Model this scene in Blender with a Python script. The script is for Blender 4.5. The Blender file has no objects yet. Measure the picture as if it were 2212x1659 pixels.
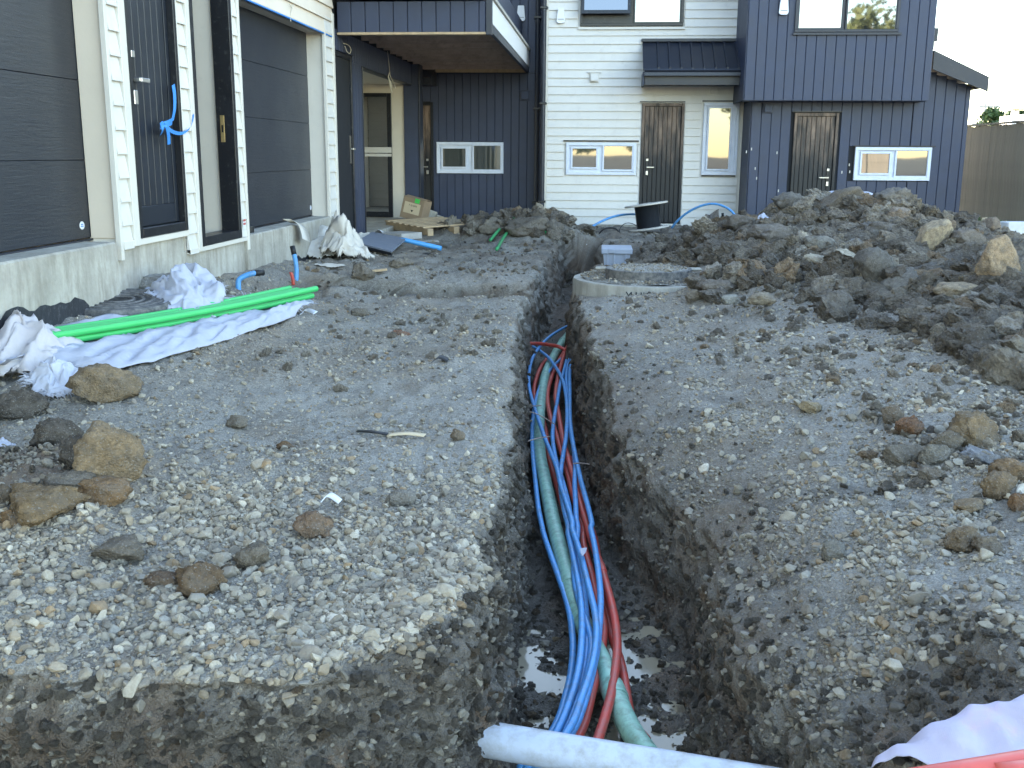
import bpy, bmesh, math, random
import numpy as np
from mathutils import Vector, Matrix, Euler
R = math.radians
SC = bpy.context.scene
COL = SC.collection
rnd = random.Random(7)
rng = np.random.default_rng(11)

# ------------------------------------------------------------------ camera, sky, sun, exposure
EYE = 1.2
YAW, PITCH, ROLL = R(4.84), R(12.55), R(0.35)
FPX = 2237.0                                   # focal length for a picture 2212 wide
fw = Vector((-math.sin(YAW)*math.cos(PITCH), math.cos(YAW)*math.cos(PITCH), -math.sin(PITCH)))
rt0 = Vector((math.cos(YAW), math.sin(YAW), 0)); up0 = rt0.cross(fw)
rt = rt0*math.cos(ROLL) + up0*math.sin(ROLL); up = up0*math.cos(ROLL) - rt0*math.sin(ROLL)
cd = bpy.data.cameras.new('camera'); cam = bpy.data.objects.new('camera', cd); COL.objects.link(cam)
cam.matrix_world = Matrix(((rt.x, up.x, -fw.x, 0), (rt.y, up.y, -fw.y, 0), (rt.z, up.z, -fw.z, EYE), (0, 0, 0, 1)))
cd.sensor_width = 36; cd.lens = FPX/2212*36; cd.clip_start = .05; cd.clip_end = 4000
SC.camera = cam

SUN_EL, SUN_AZ = R(18), R(-36)                   # azimuth from +Y towards +X
sunv = Vector((math.sin(SUN_AZ)*math.cos(SUN_EL), math.cos(SUN_AZ)*math.cos(SUN_EL), math.sin(SUN_EL)))
W = bpy.data.worlds.new('World'); SC.world = W; W.use_nodes = True
wn = W.node_tree.nodes; sky = wn.new('ShaderNodeTexSky'); sky.sky_type = 'NISHITA'; sky.sun_disc = False
sky.sun_elevation = SUN_EL; sky.sun_rotation = SUN_AZ; sky.altitude = 20
sky.air_density = 1.0; sky.dust_density = 0.3; sky.ozone_density = 1.0
bg = wn['Background']; bg.inputs[1].default_value = 0.15
W.node_tree.links.new(sky.outputs[0], bg.inputs[0])
sl = bpy.data.lights.new('sun', 'SUN'); sl.energy = 5.0; sl.angle = R(.5); sl.color = (1, .93, .82)
so = bpy.data.objects.new('sun', sl); COL.objects.link(so); so.rotation_euler = sunv.to_track_quat('Z', 'Y').to_euler()
SC.view_settings.view_transform = 'Standard'; SC.view_settings.look = 'None'
SC.view_settings.use_white_balance = True; SC.view_settings.white_balance_temperature = 7050
SC.view_settings.gamma = 1; SC.view_settings.exposure = 3.05

def ray(px, py):
    return (fw*FPX + rt*(px-1106) + up*(829.5-py)).normalized()
def ax(px, py, X):
    d = ray(px, py); return Vector((0, 0, EYE)) + d*(X/d.x)
def ay(px, py, Y):
    d = ray(px, py); return Vector((0, 0, EYE)) + d*(Y/d.y)
def az(px, py, Z):
    d = ray(px, py); return Vector((0, 0, EYE)) + d*((Z-EYE)/d.z)

# ------------------------------------------------------------------ objects
def link(o, parent=None):
    COL.objects.link(o)
    if parent is not None:
        o.parent = parent
    return o
def mesh_obj(name, verts, faces, mat, parent=None, smooth=False, mats=None, fm=None):
    me = bpy.data.meshes.new(name); me.from_pydata([tuple(v) for v in verts], [], faces); me.update()
    if mat is not None: me.materials.append(mat)
    for m in (mats or []): me.materials.append(m)
    if fm is not None: me.polygons.foreach_set('material_index', fm)
    if smooth: me.polygons.foreach_set('use_smooth', [True]*len(me.polygons))
    return link(bpy.data.objects.new(name, me), parent)
def tag(o, label, cat, group=None, kind=None):
    if label: o['label'] = label
    if cat: o['category'] = cat
    if group: o['group'] = group
    if kind: o['kind'] = kind
    return o
def thing(name, label, cat, group=None, loc=(0, 0, 0)):
    o = bpy.data.objects.new(name, None); o.location = loc; o.empty_display_size = .1; link(o)
    return tag(o, label, cat, group)

class MB:
    """collects shapes into one mesh"""
    def __init__(s): s.v = []; s.f = []
    def add(s, v, f):
        n = len(s.v); s.v += [Vector(p) for p in v]; s.f += [tuple(i+n for i in q) for q in f]; return s
    def box(s, a, b, bev=0.0):
        x0, y0, z0 = [min(p, q) for p, q in zip(a, b)]; x1, y1, z1 = [max(p, q) for p, q in zip(a, b)]
        if bev <= 0:
            v = [(x0,y0,z0),(x1,y0,z0),(x1,y1,z0),(x0,y1,z0),(x0,y0,z1),(x1,y0,z1),(x1,y1,z1),(x0,y1,z1)]
            f = [(0,3,2,1),(4,5,6,7),(0,1,5,4),(1,2,6,5),(2,3,7,6),(3,0,4,7)]
            return s.add(v, f)
        bm = bmesh.new(); bmesh.ops.create_cube(bm, size=1)
        for q in bm.verts: q.co = Vector(((x0+x1)/2+q.co.x*(x1-x0), (y0+y1)/2+q.co.y*(y1-y0), (z0+z1)/2+q.co.z*(z1-z0)))
        bev = min(bev, .45*min(x1-x0, y1-y0, z1-z0))
        bmesh.ops.bevel(bm, geom=bm.edges[:], offset=bev, segments=1, affect='EDGES')
        bm.verts.index_update()
        s.add([q.co.copy() for q in bm.verts], [tuple(w.index for w in fc.verts) for fc in bm.faces]); bm.free(); return s
    def tube(s, pts, r, n=10, caps=True, taper=None):
        pts = [Vector(p) for p in pts]; N = len(pts)
        t = [(pts[min(i+1, N-1)]-pts[max(i-1, 0)]).normalized() for i in range(N)]
        nrm = t[0].orthogonal().normalized(); v = []; f = []
        for i in range(N):
            nrm = (nrm - t[i]*nrm.dot(t[i])).normalized(); b = t[i].cross(nrm)
            rr = r if taper is None else r*taper[i]
            for k in range(n):
                a = 2*math.pi*k/n; v.append(pts[i]+nrm*(rr*math.cos(a))+b*(rr*math.sin(a)))
        for i in range(N-1):
            for k in range(n):
                f.append((i*n+k, i*n+(k+1) % n, (i+1)*n+(k+1) % n, (i+1)*n+k))
        if caps: f.append(tuple(reversed(range(n)))); f.append(tuple((N-1)*n+k for k in range(n)))
        return s.add(v, f)
    def lathe(s, prof, c=(0, 0, 0), n=32, M=None):
        v = []; f = []; c = Vector(c)
        for (r_, z) in prof:
            for k in range(n):
                a = 2*math.pi*k/n; p = Vector((r_*math.cos(a), r_*math.sin(a), z))
                v.append((M @ p if M is not None else p)+c)
        for i in range(len(prof)-1):
            for k in range(n):
                f.append((i*n+k, i*n+(k+1) % n, (i+1)*n+(k+1) % n, (i+1)*n+k))
        f.append(tuple(reversed(range(n)))); f.append(tuple((len(prof)-1)*n+k for k in range(n)))
        return s.add(v, f)
    def prism(s, poly, d):
        """polygon (list of Vector) extruded by vector d"""
        n = len(poly); d = Vector(d); poly = [Vector(p) for p in poly]
        f = [tuple(reversed(range(n))), tuple(range(n, 2*n))] + [(i, (i+1) % n, n+(i+1) % n, n+i) for i in range(n)]
        return s.add(poly+[p+d for p in poly], f)
    def xf(s, M):
        s.v = [M @ p for p in s.v]; return s
    def build(s, name, mat, parent=None, smooth=False):
        o = mesh_obj(name, s.v, s.f, mat, parent, smooth)
        if smooth == 'auto':
            bm = bmesh.new(); bm.from_mesh(o.data)
            for e in bm.edges:
                if len(e.link_faces) == 2 and e.calc_face_angle(0) > R(38): e.smooth = False
            bm.to_mesh(o.data); bm.free()
        return o
def bx(name, a, b, mat, parent=None, bev=0.0):
    return MB().box(a, b, bev).build(name, mat, parent)

def spline(pts, k=8):
    P = [Vector(p) for p in pts]; out = []
    for i in range(len(P)-1):
        p0, p1, p2, p3 = P[max(i-1, 0)], P[i], P[i+1], P[min(i+2, len(P)-1)]
        for j in range(k):
            t = j/k
            out.append(.5*((2*p1)+(p2-p0)*t+(2*p0-5*p1+4*p2-p3)*t*t+(3*p1-p0-3*p2+p3)*t**3))
    out.append(P[-1]); return out

# ------------------------------------------------------------------ noise
_perm = np.random.default_rng(3).permutation(256); _perm = np.concatenate([_perm, _perm, _perm]).astype(np.int32)
_grad = np.random.default_rng(4).normal(size=(256, 3)); _grad /= np.linalg.norm(_grad, axis=1)[:, None]; _grad = _grad.astype(np.float32)
def perlin(p, seed=0):
    p = (np.asarray(p, float) + seed*17.31).astype(np.float32)
    i = np.floor(p).astype(np.int32); f = p-i; u = f*f*f*(f*(f*6-15)+10); i &= 255
    def g(dx, dy, dz):
        h = _perm[_perm[_perm[(i[:, 0]+dx) & 255]+((i[:, 1]+dy) & 255)]+((i[:, 2]+dz) & 255)]
        gr = _grad[h]; return gr[:, 0]*(f[:, 0]-dx)+gr[:, 1]*(f[:, 1]-dy)+gr[:, 2]*(f[:, 2]-dz)
    def lerp(a, b, t): return a+(b-a)*t
    x00 = lerp(g(0,0,0), g(1,0,0), u[:, 0]); x10 = lerp(g(0,1,0), g(1,1,0), u[:, 0])
    x01 = lerp(g(0,0,1), g(1,0,1), u[:, 0]); x11 = lerp(g(0,1,1), g(1,1,1), u[:, 0])
    return lerp(lerp(x00, x10, u[:, 1]), lerp(x01, x11, u[:, 1]), u[:, 2])*1.5
def fbm(p, octs=4, seed=0, gain=.5):
    p = np.asarray(p, float); a = 1.; o = np.zeros(len(p))
    for k in range(octs): o += a*perlin(p*2**k, seed+k); a *= gain
    return o
def sstep(a, b, x):
    t = np.clip((x-a)/(b-a), 0, 1); return t*t*(3-2*t)

# ------------------------------------------------------------------ materials
class NT:
    def __init__(s, name):
        s.m = bpy.data.materials.new(name); s.m.use_nodes = True; s.t = s.m.node_tree; s.n = s.t.nodes
        s.b = s.n['Principled BSDF']; s.o = s.n['Material Output']; s.pos = None
    def new(s, typ, **kw):
        x = s.n.new(typ)
        for k, v in kw.items(): setattr(x, k, v)
        return x
    def L(s, a, b): s.t.links.new(a, b)
    def setv(s, sock, v):
        if hasattr(v, 'links') or isinstance(v, bpy.types.NodeSocket): s.L(v, sock)
        elif isinstance(v, (tuple, list)) and len(v) == 3 and sock.type == 'RGBA': sock.default_value = (*v, 1)
        else: sock.default_value = v
    def P(s, obj=True):
        if s.pos is None:
            s.pos = s.new('ShaderNodeTexCoord').outputs['Object'] if obj else s.new('ShaderNodeNewGeometry').outputs['Position']
        return s.pos
    def scale(s, vec, sc):
        x = s.new('ShaderNodeVectorMath', operation='MULTIPLY'); s.L(vec, x.inputs[0]); x.inputs[1].default_value = sc; return x.outputs[0]
    def noise(s, sc, det=4, rough=.55, vec=None, dist=0., col=False):
        x = s.new('ShaderNodeTexNoise'); s.L(vec if vec is not None else s.P(), x.inputs['Vector'])
        x.inputs['Scale'].default_value = sc; x.inputs['Detail'].default_value = det; x.inputs['Roughness'].default_value = rough
        x.inputs['Distortion'].default_value = dist; return x.outputs['Color' if col else 'Fac']
    def voro(s, sc, vec=None, feat='F1', out='Distance', rnd_=1.):
        x = s.new('ShaderNodeTexVoronoi', feature=feat); s.L(vec if vec is not None else s.P(), x.inputs['Vector'])
        x.inputs['Scale'].default_value = sc; x.inputs['Randomness'].default_value = rnd_; return x.outputs[out]
    def ramp(s, fac, stops):
        x = s.new('ShaderNodeValToRGB'); e = x.color_ramp.elements
        while len(e) < len(stops): e.new(.5)
        for q, (p, c) in zip(e, stops): q.position = p; q.color = (*c, 1) if isinstance(c, (tuple, list)) else (c, c, c, 1)
        s.L(fac, x.inputs[0]); return x.outputs[0]
    def mix(s, fac, a, b, mode='MIX'):
        x = s.new('ShaderNodeMix', data_type='RGBA', blend_type=mode)
        s.setv(x.inputs[0], fac); s.setv(x.inputs[6], a); s.setv(x.inputs[7], b); return x.outputs[2]
    def math(s, op, a, b=0., c=None):
        x = s.new('ShaderNodeMath', operation=op); s.setv(x.inputs[0], a); s.setv(x.inputs[1], b)
        if c is not None: s.setv(x.inputs[2], c)
        return x.outputs[0]
    def attr(s, name, typ='GEOMETRY', out='Fac'):
        x = s.new('ShaderNodeAttribute', attribute_name=name, attribute_type=typ); return x.outputs[out]
    def bump(s, h, strength=.5, dist=.01, prev=None):
        x = s.new('ShaderNodeBump'); s.L(h, x.inputs['Height']); x.inputs['Strength'].default_value = strength
        x.inputs['Distance'].default_value = dist
        if prev is not None: s.L(prev, x.inputs['Normal'])
        return x.outputs[0]
    def out(s, col=None, rough=.6, nrm=None, spec=.5, **kw):
        if col is not None: s.setv(s.b.inputs['Base Color'], col)
        s.setv(s.b.inputs['Roughness'], rough); s.setv(s.b.inputs['Specular IOR Level'], spec)
        if nrm is not None: s.L(nrm, s.b.inputs['Normal'])
        for k, v in kw.items(): s.setv(s.b.inputs[k.replace('_', ' ')], v)
        return s.m

def plain(name, col, rough=.55, var=.12, sc=6., bump=.0, bsc=60., spec=.4, dirt=0., dirtcol=(.16, .14, .12), **kw):
    """painted or plastic surface with mottling, some dirt and fine relief"""
    t = NT(name); n1 = t.noise(sc, 5)
    c = t.mix(t.ramp(n1, [(.3, 0.), (.7, 1.)]), tuple(x*(1-var) for x in col), tuple(min(1, x*(1+var)) for x in col))
    if dirt > 0:
        d = t.ramp(t.noise(sc*2.7, 7, .7), [(.62-dirt*.5, 0.), (.80-dirt*.3, 1.)])
        c = t.mix(t.math('MULTIPLY', d, min(1, .35+dirt)), c, dirtcol)
    nr = t.bump(t.noise(bsc, 4), .4, bump) if bump > 0 else None
    return t.out(c, t.math('MULTIPLY_ADD', n1, .2, rough-.1), nr, spec, **kw)
# ------------------------------------------------------------------ ground: shape
LB = np.array([(-60, 2.05), (-3, 2.05), (-1.364, 2.085), (-.9, 2.11), (-.665, 2.13), (-.525, 2.22), (-.38, 2.33), (-.28, 2.5), (-.26, 2.7), (-.285, 3.17),
               (-.32, 3.94), (-.36, 4.68), (-.43, 5.74), (-.53, 7.36), (-.58, 8.3), (-.60, 10), (-.58, 12.6), (-.56, 14.9), (.7, 15.2), (60, 15.2), (60, 900), (-60, 900)])
RB = np.array([(60, 1.3), (1.1, 1.35), (.8, 1.6), (.6, 1.95), (.46, 2.3), (.36, 2.6), (.31, 2.97), (.35, 3.6), (.27, 3.95), (.09, 4.5), (.0, 5.2), (-.08, 6), (-.18, 7.5),
               (-.29, 8.7), (-.31, 9.5), (-.25, 10.2), (-.15, 11.6), (.45, 11.9), (.5, 12.9), (.45, 13.6), (-.1, 13.9), (-.05, 15.4), (60, 15.4)])
def sdpoly(x, y, P):
    """signed distance, positive inside"""
    d = np.full(x.shape, 1e9); ins = np.zeros(x.shape, bool); n = len(P)
    for i in range(n):
        a = P[i]; b = P[(i+1) % n]; e = b-a; wx = x-a[0]; wy = y-a[1]
        t = np.clip((wx*e[0]+wy*e[1])/(e@e), 0, 1); d = np.minimum(d, (wx-e[0]*t)**2+(wy-e[1]*t)**2)
        c = ((a[1] <= y) != (b[1] <= y))
        xi = a[0]+(y-a[1])*e[0]/(e[1] if e[1] != 0 else 1e-9); ins ^= c & (x < xi)
    return np.where(ins, 1, -1)*np.sqrt(d)
def n2(x, y, s, seed, octs=2): return fbm(np.stack([x*s, y*s, np.zeros_like(x)+seed*.37], 1), octs, seed)
def gauss(x, y, cx, cy, rx, ry): return np.exp(-((x-cx)/rx)**2-((y-cy)/ry)**2)
FLOOR = -.62
def H0(x, y, full=True):
    x = np.atleast_1d(np.asarray(x, float)); y = np.atleast_1d(np.asarray(y, float)); x, y = np.broadcast_arrays(x, y); x = x.ravel().copy(); y = y.ravel().copy()
    wob = .035*n2(x, y, 2.6, 1) + .018*n2(x, y, 8, 2)
    dl = sdpoly(x, y, LB) + wob*np.where(y < 9, 1, .6)
    dr = sdpoly(x, y, RB) + wob*.8
    # left bank
    zl = .02*n2(x, y, 1.1, 3) + .012*n2(x, y, 4.2, 4)
    zl += .24*sstep(-1.5, -3.2, x)*sstep(4.2, 6.0, y)*(1-.55*sstep(7.0, 10.5, y))*(1-.6*sstep(10.5, 15, y))
    zl += .05*sstep(-1.1, -1.8, x)*sstep(4.4, 2.8, y)
    zl += sstep(4.6, 5.6, y)*(.035*n2(x, y, 1.9, 17, 2)+.03*np.maximum(0, n2(x, y, 3.3, 18, 2)))
    zl += .10*gauss(x, y, -1.95, 3.35, .5, .55)
    zl -= .05*gauss(x, y, -1.2, 4.6, .8, .6)
    # cross trench towards the left building
    c0 = 9.05+.10*n2(x, np.zeros_like(x), 1.3, 7); cw = .30
    dt = cw-np.abs(y-c0-.05*(x+1.5))
    zl -= .46*sstep(-.05, .10, dt)*sstep(-2.95, -2.2, x)
    zl -= .12*gauss(x, y, -2.55, 8.3, .35, .5)
    zl += .09*gauss(x, y, -1.6, 9.8, 1.3, .35) + .07*gauss(x, y, -2.5, 8.95, .35, .3)
    zl += .27*gauss(x, y, -.95, 15.0, .55, .45) + .16*gauss(x, y, -1.75, 15.1, .5, .4) + .14*gauss(x, y, -.65, 15.6, .35, .4) + .12*gauss(x, y, 2.0, 15.9, .8, .45)
    zl += .04*gauss(x, y, .2, 15.7, .5, .3)
    # right bank
    zr = .03*n2(x, y, 1.2, 5) + .018*n2(x, y, 3.6, 6)
    zr += .10*sstep(.5, 1.6, x) + .03*sstep(8, 6, y)*sstep(.3, 1, x)
    zr += .50*gauss(x, y, 2.65, 11.5, 1.05, 1.5)+.15*gauss(x, y, 4.0, 11.0, 1.0, 1.9)+.20*gauss(x, y, 3.2, 5.8, .9, 1.2)+.22*gauss(x, y, 2.4, 9.0, 1.1, 1.3)+.20*gauss(x, y, 3.4, 7.6, .9, 1.2)+.10*gauss(x, y, 1.5, 9.3, .5, 1.4)
    zr += .16*gauss(x, y, 1.55, 11.6, .6, .8)
    heap2 = sstep(.25, .7, gauss(x, y, -.95, 15.05, .95, .75)+gauss(x, y, -1.8, 15.2, .6, .5)+gauss(x, y, 2.0, 15.6, .8, .6)+gauss(x, y, 1.3, 13.2, .9, .9))
    heap = sstep(.05, .4, .8*gauss(x, y, 2.9, 10.6, 1.9, 2.7)+.42*gauss(x, y, 4.0, 7.2, 1.6, 2.8)+.36*gauss(x, y, 3.1, 5.4, 1.0, 1.3))
    zr += heap*(.10*n2(x, y, 2.3, 8, 3)+.05*np.abs(n2(x, y, 6.5, 9)))
    zr += .07*gauss(x, y, .65, 8.5, .75, .4)
    zl += heap2*(.07*np.abs(n2(x, y, 3.1, 14, 2)))
    zr *= sstep(16.4, 15.0, y)*(1-sstep(6, 8, x)*.8)
    # walls
    wl = .085+.05*sstep(-.4, -1, x)*sstep(3, 2, y)
    tl = np.clip((dl+wl*.55)/wl, 0, 1); kl = tl*tl*(3-2*tl)
    z_left = FLOOR+(zl-FLOOR)*kl - .05*sstep(.10, 0, dl)*kl
    near = sstep(6.5, 3.8, y)
    r1 = sstep(-.02, .10, dr)*(.40+.20*(1-near)); r2 = np.clip((dr-.05)/.62, 0, 1); r2 = (1-(1-r2)**2)
    lo = np.where(near > 0, 1, 1)
    zz = FLOOR+r1+(.62-(.40+.20*(1-near)))*r2
    zr2 = zz+zr*sstep(.0, .5, dr)
    z = np.maximum(z_left, zr2)
    z += np.where((dl < 0) & (dr < 0.02), .035*n2(x, y, 5, 12), 0)
    # far plain
    far = np.maximum(sstep(18.5, 22, y), sstep(1.0, -2, y)); z = z*(1-far) + (-.03)*far
    z = np.where(np.abs(x) > 12, -.03, z)
    return z, dl, dr, np.maximum(heap, heap2)
def gz(x, y): return float(H0(np.array([x]), np.array([y]))[0][0])
def hit(px, py):
    """where the sight line through a point of the picture meets the ground"""
    d = ray(px, py); t = np.arange(1.5, 26, .02); xs = d.x*t; ys = d.y*t; zs = EYE+d.z*t
    h = H0(xs, ys)[0]; k = np.argmax(zs < h)
    return Vector((xs[k], ys[k], h[k]))

rows = [1.25]
while rows[-1] < 18.6: rows.append(rows[-1]+(.004 if 1.98 < rows[-1] < 2.36 else .0045*rows[-1]**1.08))
rows = np.array(rows); NC = 680
fine = np.linspace(0, 1, 760)
GX = np.zeros((len(rows), NC)); GZ = np.zeros_like(GX)
for i, y in enumerate(rows):
    xa = max(-.64*y-.55, -7.); xb = min(.46*y+.75, 7.5)
    xs = xa+(xb-xa)*fine; z = H0(xs, np.full_like(xs, y))[0]
    z = np.convolve(np.pad(z, 1, mode='edge'), np.ones(3)/3, 'valid')
    s = np.concatenate([[0], np.cumsum(np.hypot(np.diff(xs), np.diff(z)*1.0))]); s /= s[-1]
    GX[i] = np.interp(np.linspace(0, 1, NC), s, xs); GZ[i] = np.interp(GX[i], xs, z)
GY = np.repeat(rows[:, None], NC, 1)
G = np.stack([GX, GY, GZ], 2)
def gnormals(G):
    dx = np.zeros_like(G); dy = np.zeros_like(G)
    dx[:, 1:-1] = G[:, 2:]-G[:, :-2]; dx[:, 0] = G[:, 1]-G[:, 0]; dx[:, -1] = G[:, -1]-G[:, -2]
    dy[1:-1] = G[2:]-G[:-2]; dy[0] = G[1]-G[0]; dy[-1] = G[-1]-G[-2]
    n = np.cross(dx, dy); return n/np.maximum(np.linalg.norm(n, axis=2), 1e-9)[..., None]
GN_ = gnormals(G); P3 = G.reshape(-1, 3)
_, gdl, gdr, gheap = H0(P3[:, 0], P3[:, 1])
slope = 1-GN_[..., 2].reshape(-1)
wall = sstep(.25, .6, slope)
amp = .016*perlin(P3*4.3, 1)+.014*fbm(P3*11, 2, 2)+.006*fbm(P3*34, 2, 3)
amp += wall*(.045*fbm(P3*6, 3, 4)+.022*np.abs(perlin(P3*19, 5))-.01)
amp += gheap*(.055*np.abs(fbm(P3*4.5, 3, 6))+.03*np.abs(perlin(P3*13, 9)))
amp += sstep(8, 11, P3[:, 1])*(.030*np.abs(fbm(P3*4, 3, 15))+.012*perlin(P3*11, 16))
amp -= .012*np.maximum(0, perlin(P3*2.2, 21))
G = (P3+GN_.reshape(-1, 3)*amp[:, None]).reshape(G.shape)
GN_ = gnormals(G)
# coarse apron out to the horizon, on all four sides
xo = np.array([-900, -200, -60, -25, -12]); xo2 = np.array([12, 25, 60, 200, 900])
NCt = NC+10
def full_row(y, core):
    a = np.stack([xo, np.full(5, y), np.full(5, -.03)], 1); b = np.stack([xo2, np.full(5, y), np.full(5, -.03)], 1); return np.concatenate([a, core, b])
ALL = []
for y in (-900, -200, -60, -25, -10, -4, 0, .8):
    c = G[0].copy(); c[:, 1] = y; c[:, 2] = -.03 if y < -2 else G[0, :, 2]; ALL.append(full_row(y, c))
for i in range(len(rows)): ALL.append(full_row(rows[i], G[i]))
for y in (20, 24, 32, 60, 200, 900):
    c = G[-1].copy(); c[:, 1] = y; c[:, 2] = -.03; ALL.append(full_row(y, c))
ALL = np.array(ALL); nr, nc = ALL.shape[:2]
idx = np.arange(nr*nc).reshape(nr, nc)
q = np.stack([idx[:-1, :-1], idx[:-1, 1:], idx[1:, 1:], idx[1:, :-1]], 2).reshape(-1, 4)
me = bpy.data.meshes.new('ground'); me.vertices.add(nr*nc); me.vertices.foreach_set('co', ALL.reshape(-1))
me.loops.add(q.size); me.loops.foreach_set('vertex_index', q.ravel().astype(np.int32))
me.polygons.add(len(q)); me.polygons.foreach_set('loop_start', np.arange(0, q.size, 4, dtype=np.int32))
me.polygons.foreach_set('use_smooth', np.ones(len(q), bool)); me.update(); me.validate()
AP = ALL.reshape(-1, 3)
def padded(a, v):
    o = np.full((nr, nc), float(v)); o[8:8+len(rows), 5:-5] = a.reshape(len(rows), NC); return o.ravel()
adl, adr, aheap = padded(gdl, 1), padded(gdr, 1), padded(gheap, 0)
def soil_masks(P, dl, dr, heap, nz):
    x, y, z = P.T
    w = fbm(P*3, 2, 31)*.5
    pit = sstep(-.02, -.10, dl)*sstep(.13, .03, dr)                          # trench floor: mud
    cut = sstep(.55, .85, 1-nz+.25*w)*sstep(16.5, 15.5, y)                     # freshly cut faces are moist
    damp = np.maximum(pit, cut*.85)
    damp = np.maximum(damp, sstep(.08, .03, dl+.11*w)*(y < 8.2)*sstep(.10, .03, dr))
    damp = np.maximum(damp, .95*sstep(-.02, .06, .30-np.abs(y-9.08-.05*(x+1.5))+.08*w)*sstep(-.55, -.62, x)*sstep(-2.9, -2.5, x))  # cross trench: its shade painted in with the damp soil colour
    # moist spoil on the bank right of the pit and along the right trench shoulder
    damp = np.maximum(damp, .95*sstep(.75, .45, dr+.35*w)*sstep(2.75, 2.2, y+.5*w)*(x > 0))
    damp = np.maximum(damp, .60*sstep(.55, .15, dr+.5*w)*(x > 0)*sstep(8, 6, y))
    damp = np.maximum(damp, .75*sstep(.15, .45, w+.15*gauss(x, y, 1.0, 3.6, .5, 1.2))*sstep(2.4, .3, x)*(x > .1)*sstep(7.5, 5, y))
    damp = np.maximum(damp, .75*gauss(x, y, -2.0, 3.35, .42, .5)*(x < 0))
    damp = np.maximum(damp, .30*sstep(-.05, .3, w)*heap)
    damp = np.maximum(damp, .6*sstep(9.5, 13, y)*sstep(-.1, .25, w+.1))
    dust = gauss(x, y, -1.15, 4.55, .95, 1.0)*(x < 0)
    dust = dust*sstep(-.5, .2, fbm(P*2.3, 3, 34)+.1); dust = np.maximum(dust, .45*sstep(.15, .5, fbm(P*1.7, 2, 33)))
    clay = .9*gauss(x, y, -1.95, 3.3, .5, .45)+.55*heap*sstep(-.2, .4, fbm(P*2.1, 2, 35))
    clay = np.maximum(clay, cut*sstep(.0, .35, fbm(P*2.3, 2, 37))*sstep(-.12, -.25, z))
    clay = np.maximum(clay, .5*sstep(.28, .5, fbm(P*2.4, 2, 39))); clay = np.maximum(clay, .62*sstep(-.25, .4, fbm(P*1.5, 3, 44))*sstep(4.4, 6.0, y)*(1-heap)); clay = np.maximum(clay, .45*sstep(-.1, .4, fbm(P*1.9, 3, 46))*(x > .2))
    return np.clip(damp, 0, 1), np.clip(dust, 0, 1)*(1-damp), np.clip(clay, 0, 1)
anz = np.ones(nr*nc).reshape(nr, nc); anz[8:8+len(rows), 5:-5] = GN_[..., 2]
dmp_shade, dst, cly = soil_masks(AP, adl, adr, aheap, anz.ravel())
for nm, arr in (('damp', dmp_shade), ('dust', dst), ('clay', cly)):
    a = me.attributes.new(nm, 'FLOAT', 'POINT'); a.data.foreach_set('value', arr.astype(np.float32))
gro = link(bpy.data.objects.new('ground', me)); gro['kind'] = 'structure'

t = NT('soil'); t.P(False)
nA = t.noise(1.3, 5); nB = t.noise(9, 6, .65); nC_ = t.noise(60, 5, .7); vc = t.voro(95, out='Color'); vc2 = t.voro(240, out='Color'); vd = t.voro(95); vd2 = t.voro(240)
grey = t.ramp(nB, [(.25, (.13, .108, .082)), (.5, (.22, .192, .152)), (.75, (.33, .30, .25))])
sep = t.new('ShaderNodeSeparateColor'); t.L(vc, sep.inputs[0]); sep2 = t.new('ShaderNodeSeparateColor'); t.L(vc2, sep2.inputs[0])
peb = t.ramp(sep.outputs[0], [(0., (.12, .105, .088)), (.45, (.23, .21, .18)), (.8, (.34, .32, .28)), (1., (.50, .47, .42))])
peb2 = t.ramp(sep2.outputs[0], [(0., (.11, .10, .085)), (.5, (.23, .212, .185)), (1., (.42, .40, .355))])
col = t.mix(.55, grey, peb); col = t.mix(.35, col, peb2)
dustc = t.mix(.45, t.ramp(nC_, [(.3, (.31, .29, .255)), (.7, (.45, .43, .385))]), peb2)
col = t.mix(t.math('MULTIPLY', t.attr('dust'), .85), col, dustc)
clayc = t.ramp(t.noise(14, 6, .7), [(.25, (.13, .10, .07)), (.5, (.235, .18, .125)), (.75, (.36, .285, .20))])
col = t.mix(t.math('MULTIPLY', t.attr('clay'), t.ramp(nB, [(.35, .15), (.65, .9)])), col, clayc)
damp_shade_c = t.ramp(t.noise(20, 6, .7), [(.25, (.055, .046, .038)), (.55, (.115, .098, .079)), (.8, (.20, .172, .14))])
damp_shade_c = t.mix(t.math('MULTIPLY', t.attr('clay'), .75), damp_shade_c, t.ramp(t.noise(11, 5), [(.3, (.08, .05, .032)), (.7, (.21, .135, .085))]))
col = t.mix(t.attr('damp'), col, damp_shade_c)
h = t.math('ADD', t.math('MULTIPLY', vd, -.8), t.math('ADD', t.math('MULTIPLY', vd2, -.35), t.math('MULTIPLY', nC_, .9)))
me.materials.append(t.out(col, t.math('MULTIPLY_ADD', t.attr('damp'), -.25, .95), t.bump(t.noise(22, 5, .65), .5, .02, t.bump(h, .8, .012)), .25))

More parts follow.
